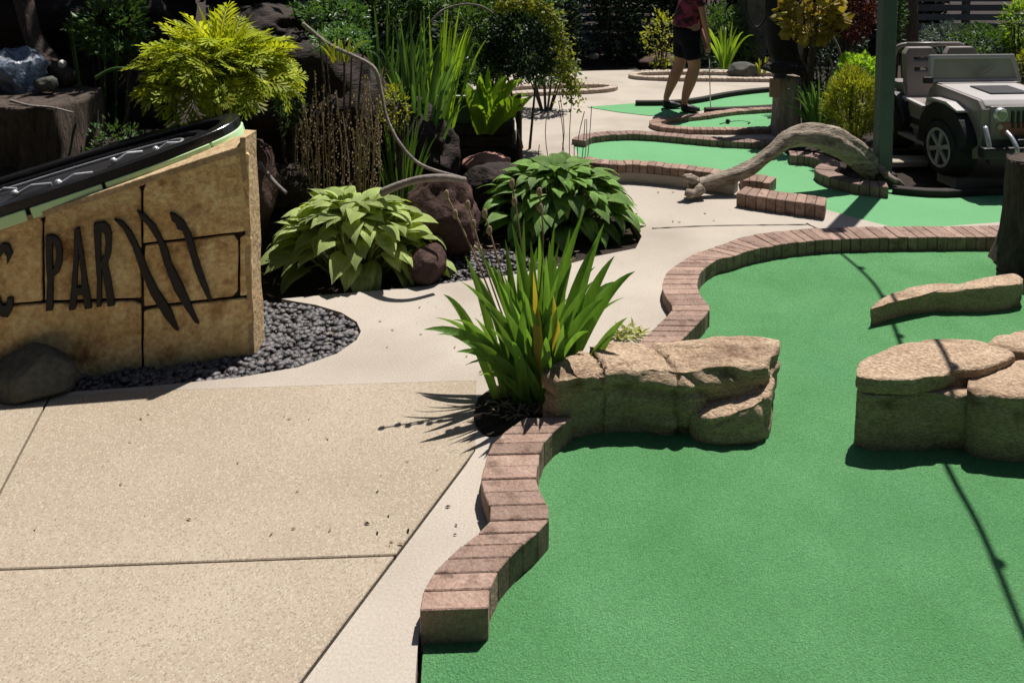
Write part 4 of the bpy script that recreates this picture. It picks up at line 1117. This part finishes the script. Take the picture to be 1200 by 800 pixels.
spx('loose green groundcover over the top of the large dark boulder', 400, 48, 5.2, 76, 34, M['leaf_grass'], 700, 74, L=.035)
spx('small mixed green plant growing between fern and dry stalks', 338, 118, 5.0, 34, 70, M['leaf_mid'], 500, 75, L=.035)
spx('green leafy plant between the grey vine and the tall grass', 462, 128, 5.3, 36, 60, M['leaf_yellow'], 350, 76, L=.035)
spx('sunlit green shrub above the dark boulder at top left of centre', 385, 22, 5.9, 90, 50, M['leaf_grass'], 1500, 71, L=.05)
spx('sunlit small-leaved shrub between the tall grass and the vine arch', 520, 85, 6.9, 70, 70, M['leaf_grass'], 1500, 72, L=.045)
spx('leafy green shrub at the top left of the fern', 130, 30, 5.3, 80, 70, M['leaf_mid'], 900, 73, L=.06)
# leaning black trunk on the bed, grey standing stone, cord
vine('black leaning tree trunk rising behind the grey stump', [(936, 152, 8.1), (930, 84, 8.1), (922, 60, 8.1), (915, 30, 8.1), (912, 0, 8.1), (912, -60, 8.2), (905, -140, 8.3)], .17, m='black_bark', name='black_trunk', n=18, cat='trunk')
mbk = MB()
bt0 = Pd(914, 80, 7.85)
bpx('black flat stone lying on top of the grey stump', 918, 80, 7.62, 52, 14, M['dark_rock'], 63, sub=4, ry=.16)
bpx('tall grey-green standing stone left of the black trunk', 886, 8, 12.2, 44, 165, M['grey_rock'], 64, sub=5, amp=.1, ry=.2)
vine('black cord loop hanging before the standing stone', [(873, -10, 8.6), (876, 15, 8.6), (884, 31, 8.6), (893, 28, 8.6), (902, 10, 8.6), (904, -10, 8.6)], .014, m='cable', name='cord', cat='cord')
for i, q in enumerate(([(988, 166, 7.6), (985, 112, 7.6), (972, 95, 7.6), (975, 78, 7.6), (968, 60, 7.6)], [(952, 166, 7.6), (950, 95, 7.6), (940, 70, 7.6), (935, 45, 7.6)], [(974, 164, 7.7), (978, 90, 7.7), (985, 65, 7.7), (972, 35, 7.7)])):
    vine(('crooked pale branch in front of the dark hollow', 'thin branch leaning left beside the black trunk', 'thin pale branch below the yellowing leaves')[i], q, .014, name='bare_branch', cat='branch')
# pink plank on the stump
mb = MB(); pp = Pd(908, 103, 7.52)
mb.box((0, 0, 0), (.10, .03, .18)); o = mb.build('plank', M['pink_wood'], bevel=.004); o.location = pp; tag(o, 'short pinkish plank fixed to the front of the grey stump', 'plank')

# ---------------------------------------------------------------- timber planter, trough, stake
def planter():
    b = Pd(548, 186, 6.7); b.z = -.06
    e = empty('timber_planter', b, label='dark stacked-timber planter in the shade behind the brown boulder', cat='planter')
    s = 6.7 / FPX
    for j in range(4):
        mb = MB(); mb.box((.0 + (j % 2) * .02, 0, .06 + j * .10), (.84 - j * .03, .10, .09)); mb.build('beam', M['timber'], e, bevel=.008)
        mb = MB(); mb.box((.38 - j * .012, .33, .06 + j * .10), (.10, .55, .09)); mb.build('beam', M['timber'], e, bevel=.008)
    mb = MB(); mb.box((0, .35, .16), (.70, .58, .30)); mb.build('soil', M['soil'], e)
planter()
tr = Pd(528, 140, 6.78); tr.z = .346
e = empty('trough', tr, label='dull teal trough with a pale rim standing on the timber planter', cat='trough')
mb = MB()
for (x0, x1, z) in ((-.20, .20, 0),): mb.add([(-.19, -.1, 0), (.19, -.1, 0), (.24, -.13, .24), (-.24, -.13, .24), (-.19, .1, 0), (.19, .1, 0), (.24, .13, .24), (-.24, .13, .24)], [(0, 1, 2, 3), (5, 4, 7, 6), (4, 0, 3, 7), (1, 5, 6, 2), (4, 5, 1, 0), (3, 2, 6, 7)])
mb.build('tub', M['teal'], e, bevel=.01)
mb = MB(); mb.box((0, -.135, .245), (.52, .025, .02)); mb.box((0, .135, .245), (.52, .025, .02)); mb.box((-.25, 0, .245), (.025, .245, .02)); mb.box((.25, 0, .245), (.025, .245, .02)); mb.build('rim', M['white_rim'], e)
st = Pd(608, 168, 6.6)
mb = MB(); mb.tube([(0, 0, -.32), (.003, 0, .2), (0, 0, .42)], [.026, .024, .022], 10, nz=.2); o = mb.build('wooden_stake', M['pink_wood'], smooth=True); o.location = st; o.data.materials[0] = M['bark']; tag(o, 'brown wooden stake right of the timber planter', 'stake')
bpx('pinkish stone at the foot of the wooden stake', 572, 192, 6.5, 60, 24, M['pink_wood'], 66, sub=4)

# ---------------------------------------------------------------- green post and string lights
pb = P(1033, 215, 0)
e = empty('lamp_post', pb, label='dark green square post behind the driftwood, left of the toy jeep', cat='post')
PH = 3.1
mb = MB(); mb.box((0, 0, PH / 2 - .03), (.112, .112, PH)); mb.build('shaft', M['post_green'], e, bevel=.008)
mb = MB(); mb.box((0, 0, .05), (.17, .17, .1)); mb.build('base_collar', M['dark_edge'], e, bevel=.008)
mb = MB(); mb.box((0, 0, PH + .0), (.15, .15, .04)); mb.build('cap', M['post_green'], e, bevel=.008)
# the cable's height follows from its shadow on the green
sh = [P(x, y, -.02) for x, y in ((1003, 292), (1022, 330), (1046, 378), (1098, 520), (1150, 622), (1200, 742))]
kx = 1 / math.tan(SUN_EL)
hz = [3.0, 2.75, 2.55, 2.38, 2.4, 2.5]
W_ = [s_ + Vector((math.sin(SUN_AZ) * kx * h_, math.cos(SUN_AZ) * kx * h_, h_)) for s_, h_ in zip(sh, hz)]
W_[0] = Vector((pb.x - .02, pb.y - .06, 3.05))
dw = (W_[5] - W_[4]); dw.z = .08
for _ in range(4): W_.append(W_[-1] + dw)
W_.append(Vector((W_[-1].x - .25, -.2, 2.9)))
e2 = empty('string_lights', W_[0], label='black string-light cable running from the green post top toward the viewer', cat='string lights')
CC = catmull(W_, 10)
mb = MB(); mb.tube([c_ - W_[0] for c_ in CC], .012, 6); mb.build('cable', M['cable'], e2, smooth=True)
for i, c_ in enumerate(resample(CC, step=.52)[1:]):
    mb = MB(); q = c_ - W_[0]
    mb.tube([q, q - Vector((0, 0, .03))], .015, 8); so_ = mb.build('socket', M['cable'], e2)
    mb = MB(); mb.tube([q - Vector((0, 0, z_)) for z_ in (.03, .04, .055, .07, .078)], [.014, .021, .024, .018, .006], 10); mb.build('bulb', M['bulb'], so_, smooth=True)
e3 = empty('lamp_post', (W_[-1].x, W_[-1].y, -.02), label='green post behind the viewer holding the far end of the string lights', cat='post')
mb = MB(); mb.box((0, 0, 1.48), (.112, .112, 3.0)); mb.build('shaft', M['post_green'], e3, bevel=.008)

# ---------------------------------------------------------------- fence
fe = empty('slatted_fence', (8.5, 13.0, 0), label='grey horizontal slatted fence at the back right', cat='fence')
for j in range(13):
    mb = MB(); mb.box((0, 0, .15 + j * .155), (6.2, .025, .105)); mb.build('slat', M['fence'], fe, bevel=.004)
for i in range(4):
    mb = MB(); mb.box((-3.0 + i * 2.0, .06, 1.05), (.1, .09, 2.2)); mb.build('post', M['fence'], fe, bevel=.004)
fe2 = empty('slatted_fence', (-1.0, 14.2, 0), label='grey slatted fence glimpsed through the shrubs at top left', cat='fence')
for j in range(13):
    mb = MB(); mb.box((0, 0, .15 + j * .155), (9, .025, .11)); mb.build('slat', M['fence'], fe2, bevel=.004)
for i in range(5):
    mb = MB(); mb.box((-4.4 + i * 2.2, .06, 1.05), (.1, .09, 2.2)); mb.build('post', M['fence'], fe2, bevel=.004)
vine('thick dark trunk standing behind the jeep seats', [(1067, 126, 9.4), (1067, 75, 9.4), (1066, 30, 9.4), (1068, -20, 9.4), (1070, -120, 9.5), (1072, -260, 9.6)], .105, m='bark', name='dark_trunk', n=16, cat='trunk')

# ---------------------------------------------------------------- trees
def tree(label, loc, h, cc, cr, n, m, seed, tr_=.12, L=.13):
    e = empty('tree', loc, label=label, cat='tree', group='trees round the course')
    rn = random.Random(seed); cc = Vector(cc) - Vector(loc)
    mb = MB()
    top = Vector((cc.x * .8, cc.y * .8, cc.z))
    mb.tube(catmull([Vector((0, 0, -.1)), Vector((.05, 0, h * .3)), top * .7, top], 5), [tr_ * (1.25 - .8 * i / 15) for i in range(16)], 12, nz=.25)
    mb.build('trunk', M['bark'], e, smooth=True)
    lb = MB()
    for i in range(14):
        v = Vector((rn.gauss(0, 1), rn.gauss(0, 1), rn.gauss(0, .7))).normalized()
        q = cc + Vector((v.x * cr[0], v.y * cr[1], v.z * cr[2])) * .8; s_ = top * rn.uniform(.6, 1)
        lb.tube([s_, s_.lerp(q, .5) + Vector((0, 0, .1)), q], [.04, .025, .008], 6, cap=False)
    lb.build('limbs', M['bark'], e, smooth=True)
    mb = MB(); foliage_mesh(mb, n, rn, lumpy(cc, cr, rn, seed, .3), L, .5, 0)
    mb.build('crown', m, e)
tree('shade tree over the dark rocks, its trunk out of view at left', (-3.2, 8.6, 0), 3, (-3.0, 7.4, 3.6), (2.1, 1.6, 1.0), 16000, M['leaf_mid'], 2)
tree('shade tree farther left behind the rocks', (-6.2, 7.6, 0), 3, (-5.4, 7.8, 4.2), (2.4, 2.2, 1.4), 11000, M['leaf_mid'], 3)
for i_, (x_, y_, w_2) in enumerate(((-6.5, -4.5, 3.6), (-1.8, -6.0, 3.8), (3.4, -5.5, 3.8), (8.0, -3.5, 3.6), (-9.0, 1.0, 3.0), (11.5, 2.5, 3.0))):  # unseen trees added to keep sky light off the camera-facing sides
    tree('dense tree added outside the view to block sky light, %s' % ('behind the viewer at the left', 'straight behind the viewer', 'behind the viewer at the right', 'far right behind the viewer', 'beyond the left edge', 'beyond the right edge')[i_], (x_, y_, 0), 5, (x_, y_, 5.0), (w_2, 2.2, 5.2), 9000, M['leaf_dark'], 40 + i_, tr_=.2, L=.42)
tree('large tree beyond the back shrubs', (1.0, 16.5, 0), 4, (1.0, 16.5, 4.2), (4.5, 2.0, 2.4), 14000, M['leaf_dark'], 4, tr_=.2, L=.2)
tree('large tree beyond the slatted fence', (8.5, 16.5, 0), 4, (8.5, 16.5, 4.2), (4.0, 2.0, 2.4), 12000, M['leaf_dark'], 5, tr_=.2, L=.2)
tree('large tree far back at the left', (-7.0, 15, 0), 4, (-7, 15, 3.6), (4.5, 2.5, 2.8), 12000, M['leaf_dark'], 6, tr_=.2, L=.2)

# ---------------------------------------------------------------- toy jeep
def jeep():
    org = Vector((3.91, 6.33, .03)); ang = math.atan2(-.998, .06)
    e = empty('ride_on_jeep', org, ang, label='tan toy jeep with black fenders parked beside the green post', cat='toy car')
    def side(pts, y0, y1, name, m, bevel=.008, parent=e, holes=()):
        mb = MB(); mb.prism(pts, y0, y1, holes)
        mb.v = [(v[0], v[2], v[1]) for v in mb.v]
        return mb.build(name, m, parent, bevel=bevel, seg=2)
    def bx(c_, d_, name, m, bevel=.008, parent=e, rot=None, seg=2):
        mb = MB(); mb.box((0, 0, 0), d_, m=rot); o_ = mb.build(name, m, parent, bevel=bevel, seg=seg)
        for v in o_.data.vertices: v.co += Vector(c_)
        return o_
    arch = [(math.cos(R_(a)) * .255, .205 + math.sin(R_(a)) * .255) for a in range(180, -1, -15)]
    # tub with wheel arches cut out
    prof = [(-1.08, .22), (-1.08, .56), (-.98, .60), (-.74, .60), (-.70, .50), (-.40, .48), (-.33, .64), (-.26, .69), (.30, .665), (.36, .60), (.36, .26), (.26, .20), (.255, .205)] + [(x, z) for x, z in arch[::-1][1:-1]] + [(-.255, .205), (-.30, .17), (-.55, .17)] + [(-.82 + x * .98, z) for x, z in arch[::-1][1:-1]]
    side(prof, -.36, .36, 'body', M['jeep_tan'], .012)
    side([(-.27, .695), (.30, .672), (.345, .63), (.345, .60), (-.27, .60)], -.33, .33, 'hood', M['jeep_sunlit'], .014)
    side([(-.10, .699), (.16, .690), (.16, .683), (-.10, .69)], -.16, .16, 'hood_decal', M['jeep_black'], .002)
    bx((.366, 0, .50), (.03, .60, .26), 'grille', M['jeep_tan'], .01)
    for i in range(7):
        bx((.386, -.135 + i * .045, .53), (.012, .022, .13), 'grille_slot', M['jeep_black'], .003)
    bx((.378, 0, .455), (.02, .44, .10), 'grille_badge', M['jeep_red'], .006)
    for s in (-1, 1):
        mb = MB(); mb.tube([(.36, s * .235, .57), (.39, s * .235, .57), (.405, s * .235, .57)], [.055, .055, .045], 24)
        h_ = mb.build('headlight', M['silver'], e, smooth=False)
        mb = MB(); mb.tube([(.404, s * .235, .57), (.414, s * .235, .57)], [.042, .03], 24); mb.build('lens', M['glass'], h_)
        mb = MB(); mb.tube([(.37, s * .235, .475), (.392, s * .235, .475)], .022, 16); mb.build('indicator', M['jeep_red'] if s > 0 else M['bulb'], e)
        # fender flare
        fl = [(-.33, .20), (-.31, .34)] + [(math.cos(R_(a)) * .335, .235 + math.sin(R_(a)) * .35) for a in range(150, 9, -8)]
        fi = [(math.cos(R_(a)) * .235, .205 + math.sin(R_(a)) * .235) for a in range(10, 179, 8)]
        side(fl + fi, min(s * .33, s * .455), max(s * .33, s * .455), 'front_fender', M['jeep_black'], .008)
        side([(-.24, .570), (-.14, .597), (.06, .602), (.20, .562), (.20, .545), (.05, .578), (-.13, .574)], min(s * .33, s * .457), max(s * .33, s * .452), 'fender_sun_edge', M['jeep_sunlit'], .003)  # pale strip on the black fender, painted as its sunlit edge
        fl2 = [(-.82 + math.cos(R_(a)) * .28, .225 + math.sin(R_(a)) * .31) for a in range(172, 7, -8)]
        fi2 = [(-.82 + math.cos(R_(a)) * .24, .21 + math.sin(R_(a)) * .255) for a in range(8, 173, 8)]
        side(fl2 + fi2, min(s * .34, s * .445), max(s * .34, s * .445), 'rear_fender', M['jeep_black'], .008)
        # door and its trim
        side([(-.66, .25), (-.66, .475), (-.40, .455), (-.31, .455), (-.31, .25)], min(s * .355, s * .385), max(s * .355, s * .385), 'door', M['jeep_tan'], .008)
        side([(-.60, .29), (-.60, .345), (-.37, .345), (-.37, .29)], min(s * .38, s * .392), max(s * .38, s * .392), 'door_panel', M['jeep_black'], .004)
        side([(-.68, .475), (-.68, .50), (-.36, .48), (-.36, .455)], min(s * .35, s * .40), max(s * .35, s * .40), 'door_sill', M['jeep_sunlit'], .006)  # pale colour stands for sun on the top of the side
        bx((-.62, s * .40, .43), (.05, .03, .09), 'door_handle', M['jeep_black'], .006)
        bx((-.42, s * .42, .185), (.42, .09, .03), 'running_board', M['jeep_tan'], .008)
        # windscreen pillar lines
        # wheels
        for xx in (0, -.82):
            wv = empty('wheel', (xx, s * .37, .217)); wv.parent = e
            mb = MB(); n = 40
            prof_ = [(.145, -.10), (.178, -.108), (.196, -.095), (.207, -.07), (.207, .07), (.196, .095), (.178, .108), (.145, .10)]
            for r_, y_ in [(a_ * 1.07, b_) for a_, b_ in prof_]:
                for i in range(n):
                    a = 2 * math.pi * i / n; rr = r_ * (1 + (.02 if i % 2 and r_ > .19 else 0))
                    mb.v.append((math.cos(a) * rr, y_, math.sin(a) * rr))
            for j in range(len(prof_)):
                jj = (j + 1) % len(prof_)
                for i in range(n): mb.f.append((j * n + i, j * n + (i + 1) % n, jj * n + (i + 1) % n, jj * n + i))
            mb.build('tyre', M['tyre'], wv)
            yo = s * .090
            mb = MB(); mb.tube([(0, -.085, 0), (0, .085, 0)], .15, 32); mb.build('hub_back', M['jeep_black'], wv)
            mb = MB()
            for i in range(36):
                a = 2 * math.pi * i / 36
                for r_, dy in ((.138, 0), (.160, 0), (.160, s * .014), (.138, s * .014)): mb.v.append((math.cos(a) * r_, yo + dy, math.sin(a) * r_))
            for i in range(36):
                j = (i + 1) % 36
                for k_ in range(4): mb.f.append((4 * i + k_, 4 * i + (k_ + 1) % 4, 4 * j + (k_ + 1) % 4, 4 * j + k_))
            for i in range(6):
                a = math.pi * i / 3 + .3
                d_, t_ = Vector((math.cos(a), 0, math.sin(a))), Vector((-math.sin(a), 0, math.cos(a)))
                b0 = len(mb.v)
                for r_, w2 in ((.02, .014), (.134, .020)):
                    for sg in (-1, 1):
                        for dy in (yo - s * .008, yo + s * .010): mb.v.append(tuple(d_ * r_ + t_ * w2 * sg + Vector((0, dy, 0))))
                mb.f += [tuple(b0 + q for q in f_) for f_ in ((0, 1, 3, 2), (4, 6, 7, 5), (0, 4, 5, 1), (2, 3, 7, 6), (0, 2, 6, 4), (1, 5, 7, 3))]
            mb.tube([(0, yo - s * .01, 0), (0, yo + s * .016, 0)], .03, 16)
            mb.build('rim', M['silver'], wv)
    # bumper with hooks and winch
    bx((.46, 0, .30), (.09, .86, .09), 'front_bumper', M['jeep_black'], .02)
    bx((.44, 0, .37), (.07, .30, .06), 'winch', M['jeep_black'], .02)
    for s in (-1, 1):
        mb = MB(); mb.tube(catmull([(.49, s * .22, .26), (.55, s * .22, .28), (.56, s * .22, .35), (.50, s * .22, .42), (.44, s * .22, .45)], 4), .016, 10); mb.build('bumper_bar', M['silver'], e, smooth=True)
        mb = MB(); mb.tube(catmull([(.40, s * .36, .48), (.45, s * .37, .40), (.47, s * .37, .32), (.43, s * .37, .27)], 4), .018, 10); mb.build('bumper_bar', M['silver'], e, smooth=True)
    bx((.37, 0, .24), (.05, .62, .10), 'skid_plate', M['jeep_black'], .01)
    # windscreen
    tilt_ = Matrix.Rotation(R_(-14), 3, 'Y')
    wf = empty('windscreen', (-.28, 0, .69)); wf.parent = e; wf.rotation_euler = (0, R_(-14), 0)
    fw, fh = .40, .235
    mb = MB(); mb.prism([(-fw, 0), (fw, 0), (fw - .03, fh), (-fw + .03, fh)], -.017, .017, [[(-fw + .035, .03), (fw - .035, .03), (fw - .06, fh - .035), (-fw + .06, fh - .035)]])
    mb.v = [(v[2], v[0], v[1]) for v in mb.v]; mb.build('frame', M['jeep_sunlit'], wf, bevel=.008, seg=2)
    mb = MB(); mb.prism([(-fw + .03, .025), (fw - .03, .025), (fw - .055, fh - .03), (-fw + .055, fh - .03)], -.003, .003)
    mb.v = [(v[2], v[0], v[1]) for v in mb.v]; mb.build('pane', M['glass'], wf)
    mb = MB(); mb.tube([(.03, .0, .05), (.03, .16, .12)], .006, 6); mb.build('wiper', M['jeep_black'], wf)
    side([(-.33, .62), (-.30, .70), (-.22, .70), (-.22, .62)], -.345, .345, 'cowl', M['jeep_tan'], .008)
    # seats with slots
    for s in (-1, 1):
        mb = MB(); w2 = .15
        mb.prism([(-w2, 0), (w2, 0), (w2, .40), (w2 - .04, .46), (-w2 + .04, .46), (-w2, .40)], -.035, .035, [[(-.07, .345), (.07, .345), (.07, .375), (-.07, .375)], [(-.07, .25), (.07, .25), (.07, .285), (-.07, .285)]])
        mb.v = [(v[2] - v[1] * .16 - .72, v[0] + s * .19, v[1] + .46) for v in mb.v]
        mb.build('seat_back', M['jeep_tan'], e, bevel=.012, seg=2)
        bx((-.56, s * .19, .45), (.30, .30, .08), 'seat_cushion', M['jeep_tan'], .02)
    for s in (-1, 1):
        mb = MB(); mb.tube(catmull([(-.98, s * .33, .58), (-.96, s * .33, .80), (-.93, s * .31, .90), (-.90, s * .24, .93)], 5), .02, 10); mb.build('roll_bar', M['jeep_tan'], e, smooth=True)
    mb = MB(); mb.tube([(-.90, -.25, .93), (-.90, .25, .93)], .02, 10); mb.build('roll_bar', M['jeep_tan'], e, smooth=True)
    mb = MB(); n = 24
    ring_ = [Vector((-.40 + math.sin(2 * math.pi * i / n) * .05, .19 + math.cos(2 * math.pi * i / n) * .11, .68 + math.sin(2 * math.pi * i / n) * .10)) for i in range(n + 1)]
    mb.tube(ring_, .012, 8); mb.build('steering_wheel', M['jeep_black'], e, smooth=True)
    for s in (-1, 1):
        bx((-.24, s * .43, .72), (.03, .08, .055), 'mirror', M['jeep_black'], .01)
jeep()

# ---------------------------------------------------------------- golfer
def skinned(name, joints, edges, m, parent, sub=2, root=0):
    me = bpy.data.meshes.new(name); me.from_pydata([j[0] for j in joints], edges, [])
    o_ = link(name, me, parent)
    md = o_.modifiers.new('skin', 'SKIN'); md.use_smooth_shade = True
    sv = me.skin_vertices[0].data if me.skin_vertices else None
    if sv is None:
        bm = bmesh.new(); bm.from_mesh(me); bm.verts.layers.skin.verify(); bm.to_mesh(me); bm.free(); sv = me.skin_vertices[0].data
    for i, j in enumerate(joints):
        r = j[1]; sv[i].radius = r if hasattr(r, '__len__') else (r, r)
        sv[i].use_root = i == root
    s_ = o_.modifiers.new('subsurf', 'SUBSURF'); s_.levels = sub; s_.render_levels = sub
    me.materials.append(m)
    return o_
def golfer():
    f = P(798, 130, 0)
    b = Vector((f.x, f.y, 0.006))
    e = empty('person', b, label='golfer in black shorts and dark red top putting near the stump', cat='person')
    V = Vector
    # walking to the right (+X); near leg is the front one
    pel = V((.06, 0, .92)); ch = V((.10, 0, 1.22)); nk = V((.16, 0, 1.40)); hd = V((.20, 0, 1.53))
    J = [(pel, (.13, .15)), (V((.08, 0, 1.06)), (.115, .13)), (ch, (.12, .16)), (V((.14, 0, 1.34)), (.07, .10)), (nk, .052), (V((.18, 0, 1.455)), .055), (V((.205, 0, 1.53)), (.088, .078)), (V((.215, 0, 1.61)), (.07, .065))]
    E = [(0, 1), (1, 2), (2, 3), (3, 4), (4, 5), (5, 6), (6, 7)]
    def chain(start, L):
        i0 = start
        for p, r in L:
            J.append((V(p), r)); E.append((i0, len(J) - 1)); i0 = len(J) - 1
        return i0
    # legs: far leg trailing (left in view), near leg
    lf = chain(0, [((.03, .10, .84), .10), ((.02, .10, .66), .088), ((.0, .10, .50), .066), ((-.06, .10, .36), .070), ((-.12, .10, .20), .046), ((-.155, .10, .095), .033), ((-.11, .10, .05), .032), ((-.03, .10, .035), .024)])
    ln = chain(0, [((.07, -.10, .84), .10), ((.10, -.10, .66), .09), ((.12, -.10, .50), .068), ((.08, -.10, .36), .072), ((.03, -.10, .20), .050), ((.01, -.10, .095), .034), ((.06, -.10, .05), .032), ((.15, -.10, .035), .024)])
    # arms: near arm hangs forward to the club, far arm likewise
    for s, hx in ((-1, .0), (1, .03)):
        w_ = chain(2, [((.13, s * .17, 1.30), .050), ((.17, s * .19, 1.16), .040), ((.20, s * .19, 1.00), .034), ((.25, s * .13, .86), .028), ((.28, s * .07, .76), .021), ((.285, s * .045, .715), (.030, .018))])
        for k_, (dx, l_) in enumerate(((.020, .070), (.007, .078), (-.006, .074), (-.018, .060))):
            chain(w_, [((.285 + dx, s * .035, .70 - .012), .0085), ((.290 + dx, s * .012, .70 - l_ * .55), .0080), ((.288 + dx, s * -.004, .70 - l_ * .75), .007)])
        chain(w_, [((.305, s * .03, .715), .010), ((.31, s * .012, .685), .008)])
    skinned('body', J, E, M['skin'], e)
    skinned('shorts', [(V((.065, 0, 1.00)), (.14, .16)), (V((.06, 0, .90)), (.145, .17)), (V((.03, .085, .80)), .118), (V((.02, .10, .56)), .108), (V((.075, -.085, .80)), .118), (V((.11, -.10, .56)), .110)], [(0, 1), (1, 2), (2, 3), (1, 4), (4, 5)], M['shorts'], e, root=1)
    skinned('shirt', [(V((.055, 0, .90)), (.185, .205)), (V((.07, 0, 1.0)), (.16, .18)), (V((.08, 0, 1.10)), (.145, .165)), (V((.10, 0, 1.24)), (.14, .17)), (V((.14, 0, 1.36)), (.08, .11)), (V((.13, -.18, 1.29)), .066), (V((.165, -.20, 1.17)), .060), (V((.13, .18, 1.29)), .066), (V((.165, .20, 1.17)), .060)], [(0, 1), (1, 2), (2, 3), (3, 4), (3, 5), (5, 6), (3, 7), (7, 8)], M['shirt'], e, root=3)
    skinned('hair', [(V((.17, 0, 1.60)), (.088, .088)), (V((.14, 0, 1.52)), (.075, .085)), (V((.11, 0, 1.44)), (.04, .05))], [(0, 1), (1, 2)], M['hair'], e)
    # face
    mb = MB(); mb.tube([(.285, 0, 1.535), (.305, 0, 1.51), (.288, 0, 1.50)], [.008, .013, .008], 8); mb.build('nose', M['skin'], e, smooth=True)
    for s in (-1, 1):
        mb = MB(); mb.tube([(.275, s * .032, 1.545), (.284, s * .032, 1.545)], [.010, .004], 8); mb.build('eye', M['shoe'], e)
        mb = MB(); mb.tube([(.20, s * .078, 1.55), (.20, s * .088, 1.53), (.205, s * .08, 1.505)], [.012, .015, .008], 8); mb.build('ear', M['skin'], e, smooth=True)
    mb = MB(); mb.tube([(.277, -.022, 1.478), (.284, 0, 1.476), (.277, .022, 1.478)], .006, 6); mb.build('mouth', M['jeep_red'], e)
    for ox, y_ in ((-.155, .10), (.01, -.10)):
        skinned('shoe', [(V((ox - .03, y_, .055)), (.052, .046)), (V((ox + .03, y_, .05)), (.054, .048)), (V((ox + .11, y_, .038)), (.046, .036)), (V((ox + .18, y_, .030)), (.030, .022))], [(0, 1), (1, 2), (2, 3)], M['shoe'], e, root=1)
    # putter
    g0 = b + V((.30, 0, .76)); 
    pe = empty('golf_putter', b + V((.33, 0, 0)), label='thin golf putter held upright in the golfer\'s hands', cat='golf club')
    mb = MB(); mb.tube([V((-.025, 0, .60)), V((.0, 0, .03))], .006, 8); mb.build('shaft', M['silver'], pe, smooth=True)
    mb = MB(); mb.tube([V((-.035, 0, .80)), V((-.025, 0, .58))], .013, 10); mb.build('grip', M['shoe'], pe, smooth=True)
    mb = MB(); mb.box((.0, -.03, .018), (.03, .11, .026)); mb.build('club_head', M['shoe'], pe, bevel=.005)
golfer()
bm_ = bmesh.new(); bmesh.ops.create_icosphere(bm_, subdivisions=3, radius=.024)
me = bpy.data.meshes.new('golf_ball'); bm_.to_mesh(me); bm_.free(); me.shade_smooth(); me.materials.append(M['shoe'])
o = link('golf_ball', me); o.location = P(853, 142, .03); tag(o, 'dark golf ball on the ringed green right of the putter', 'golf ball')
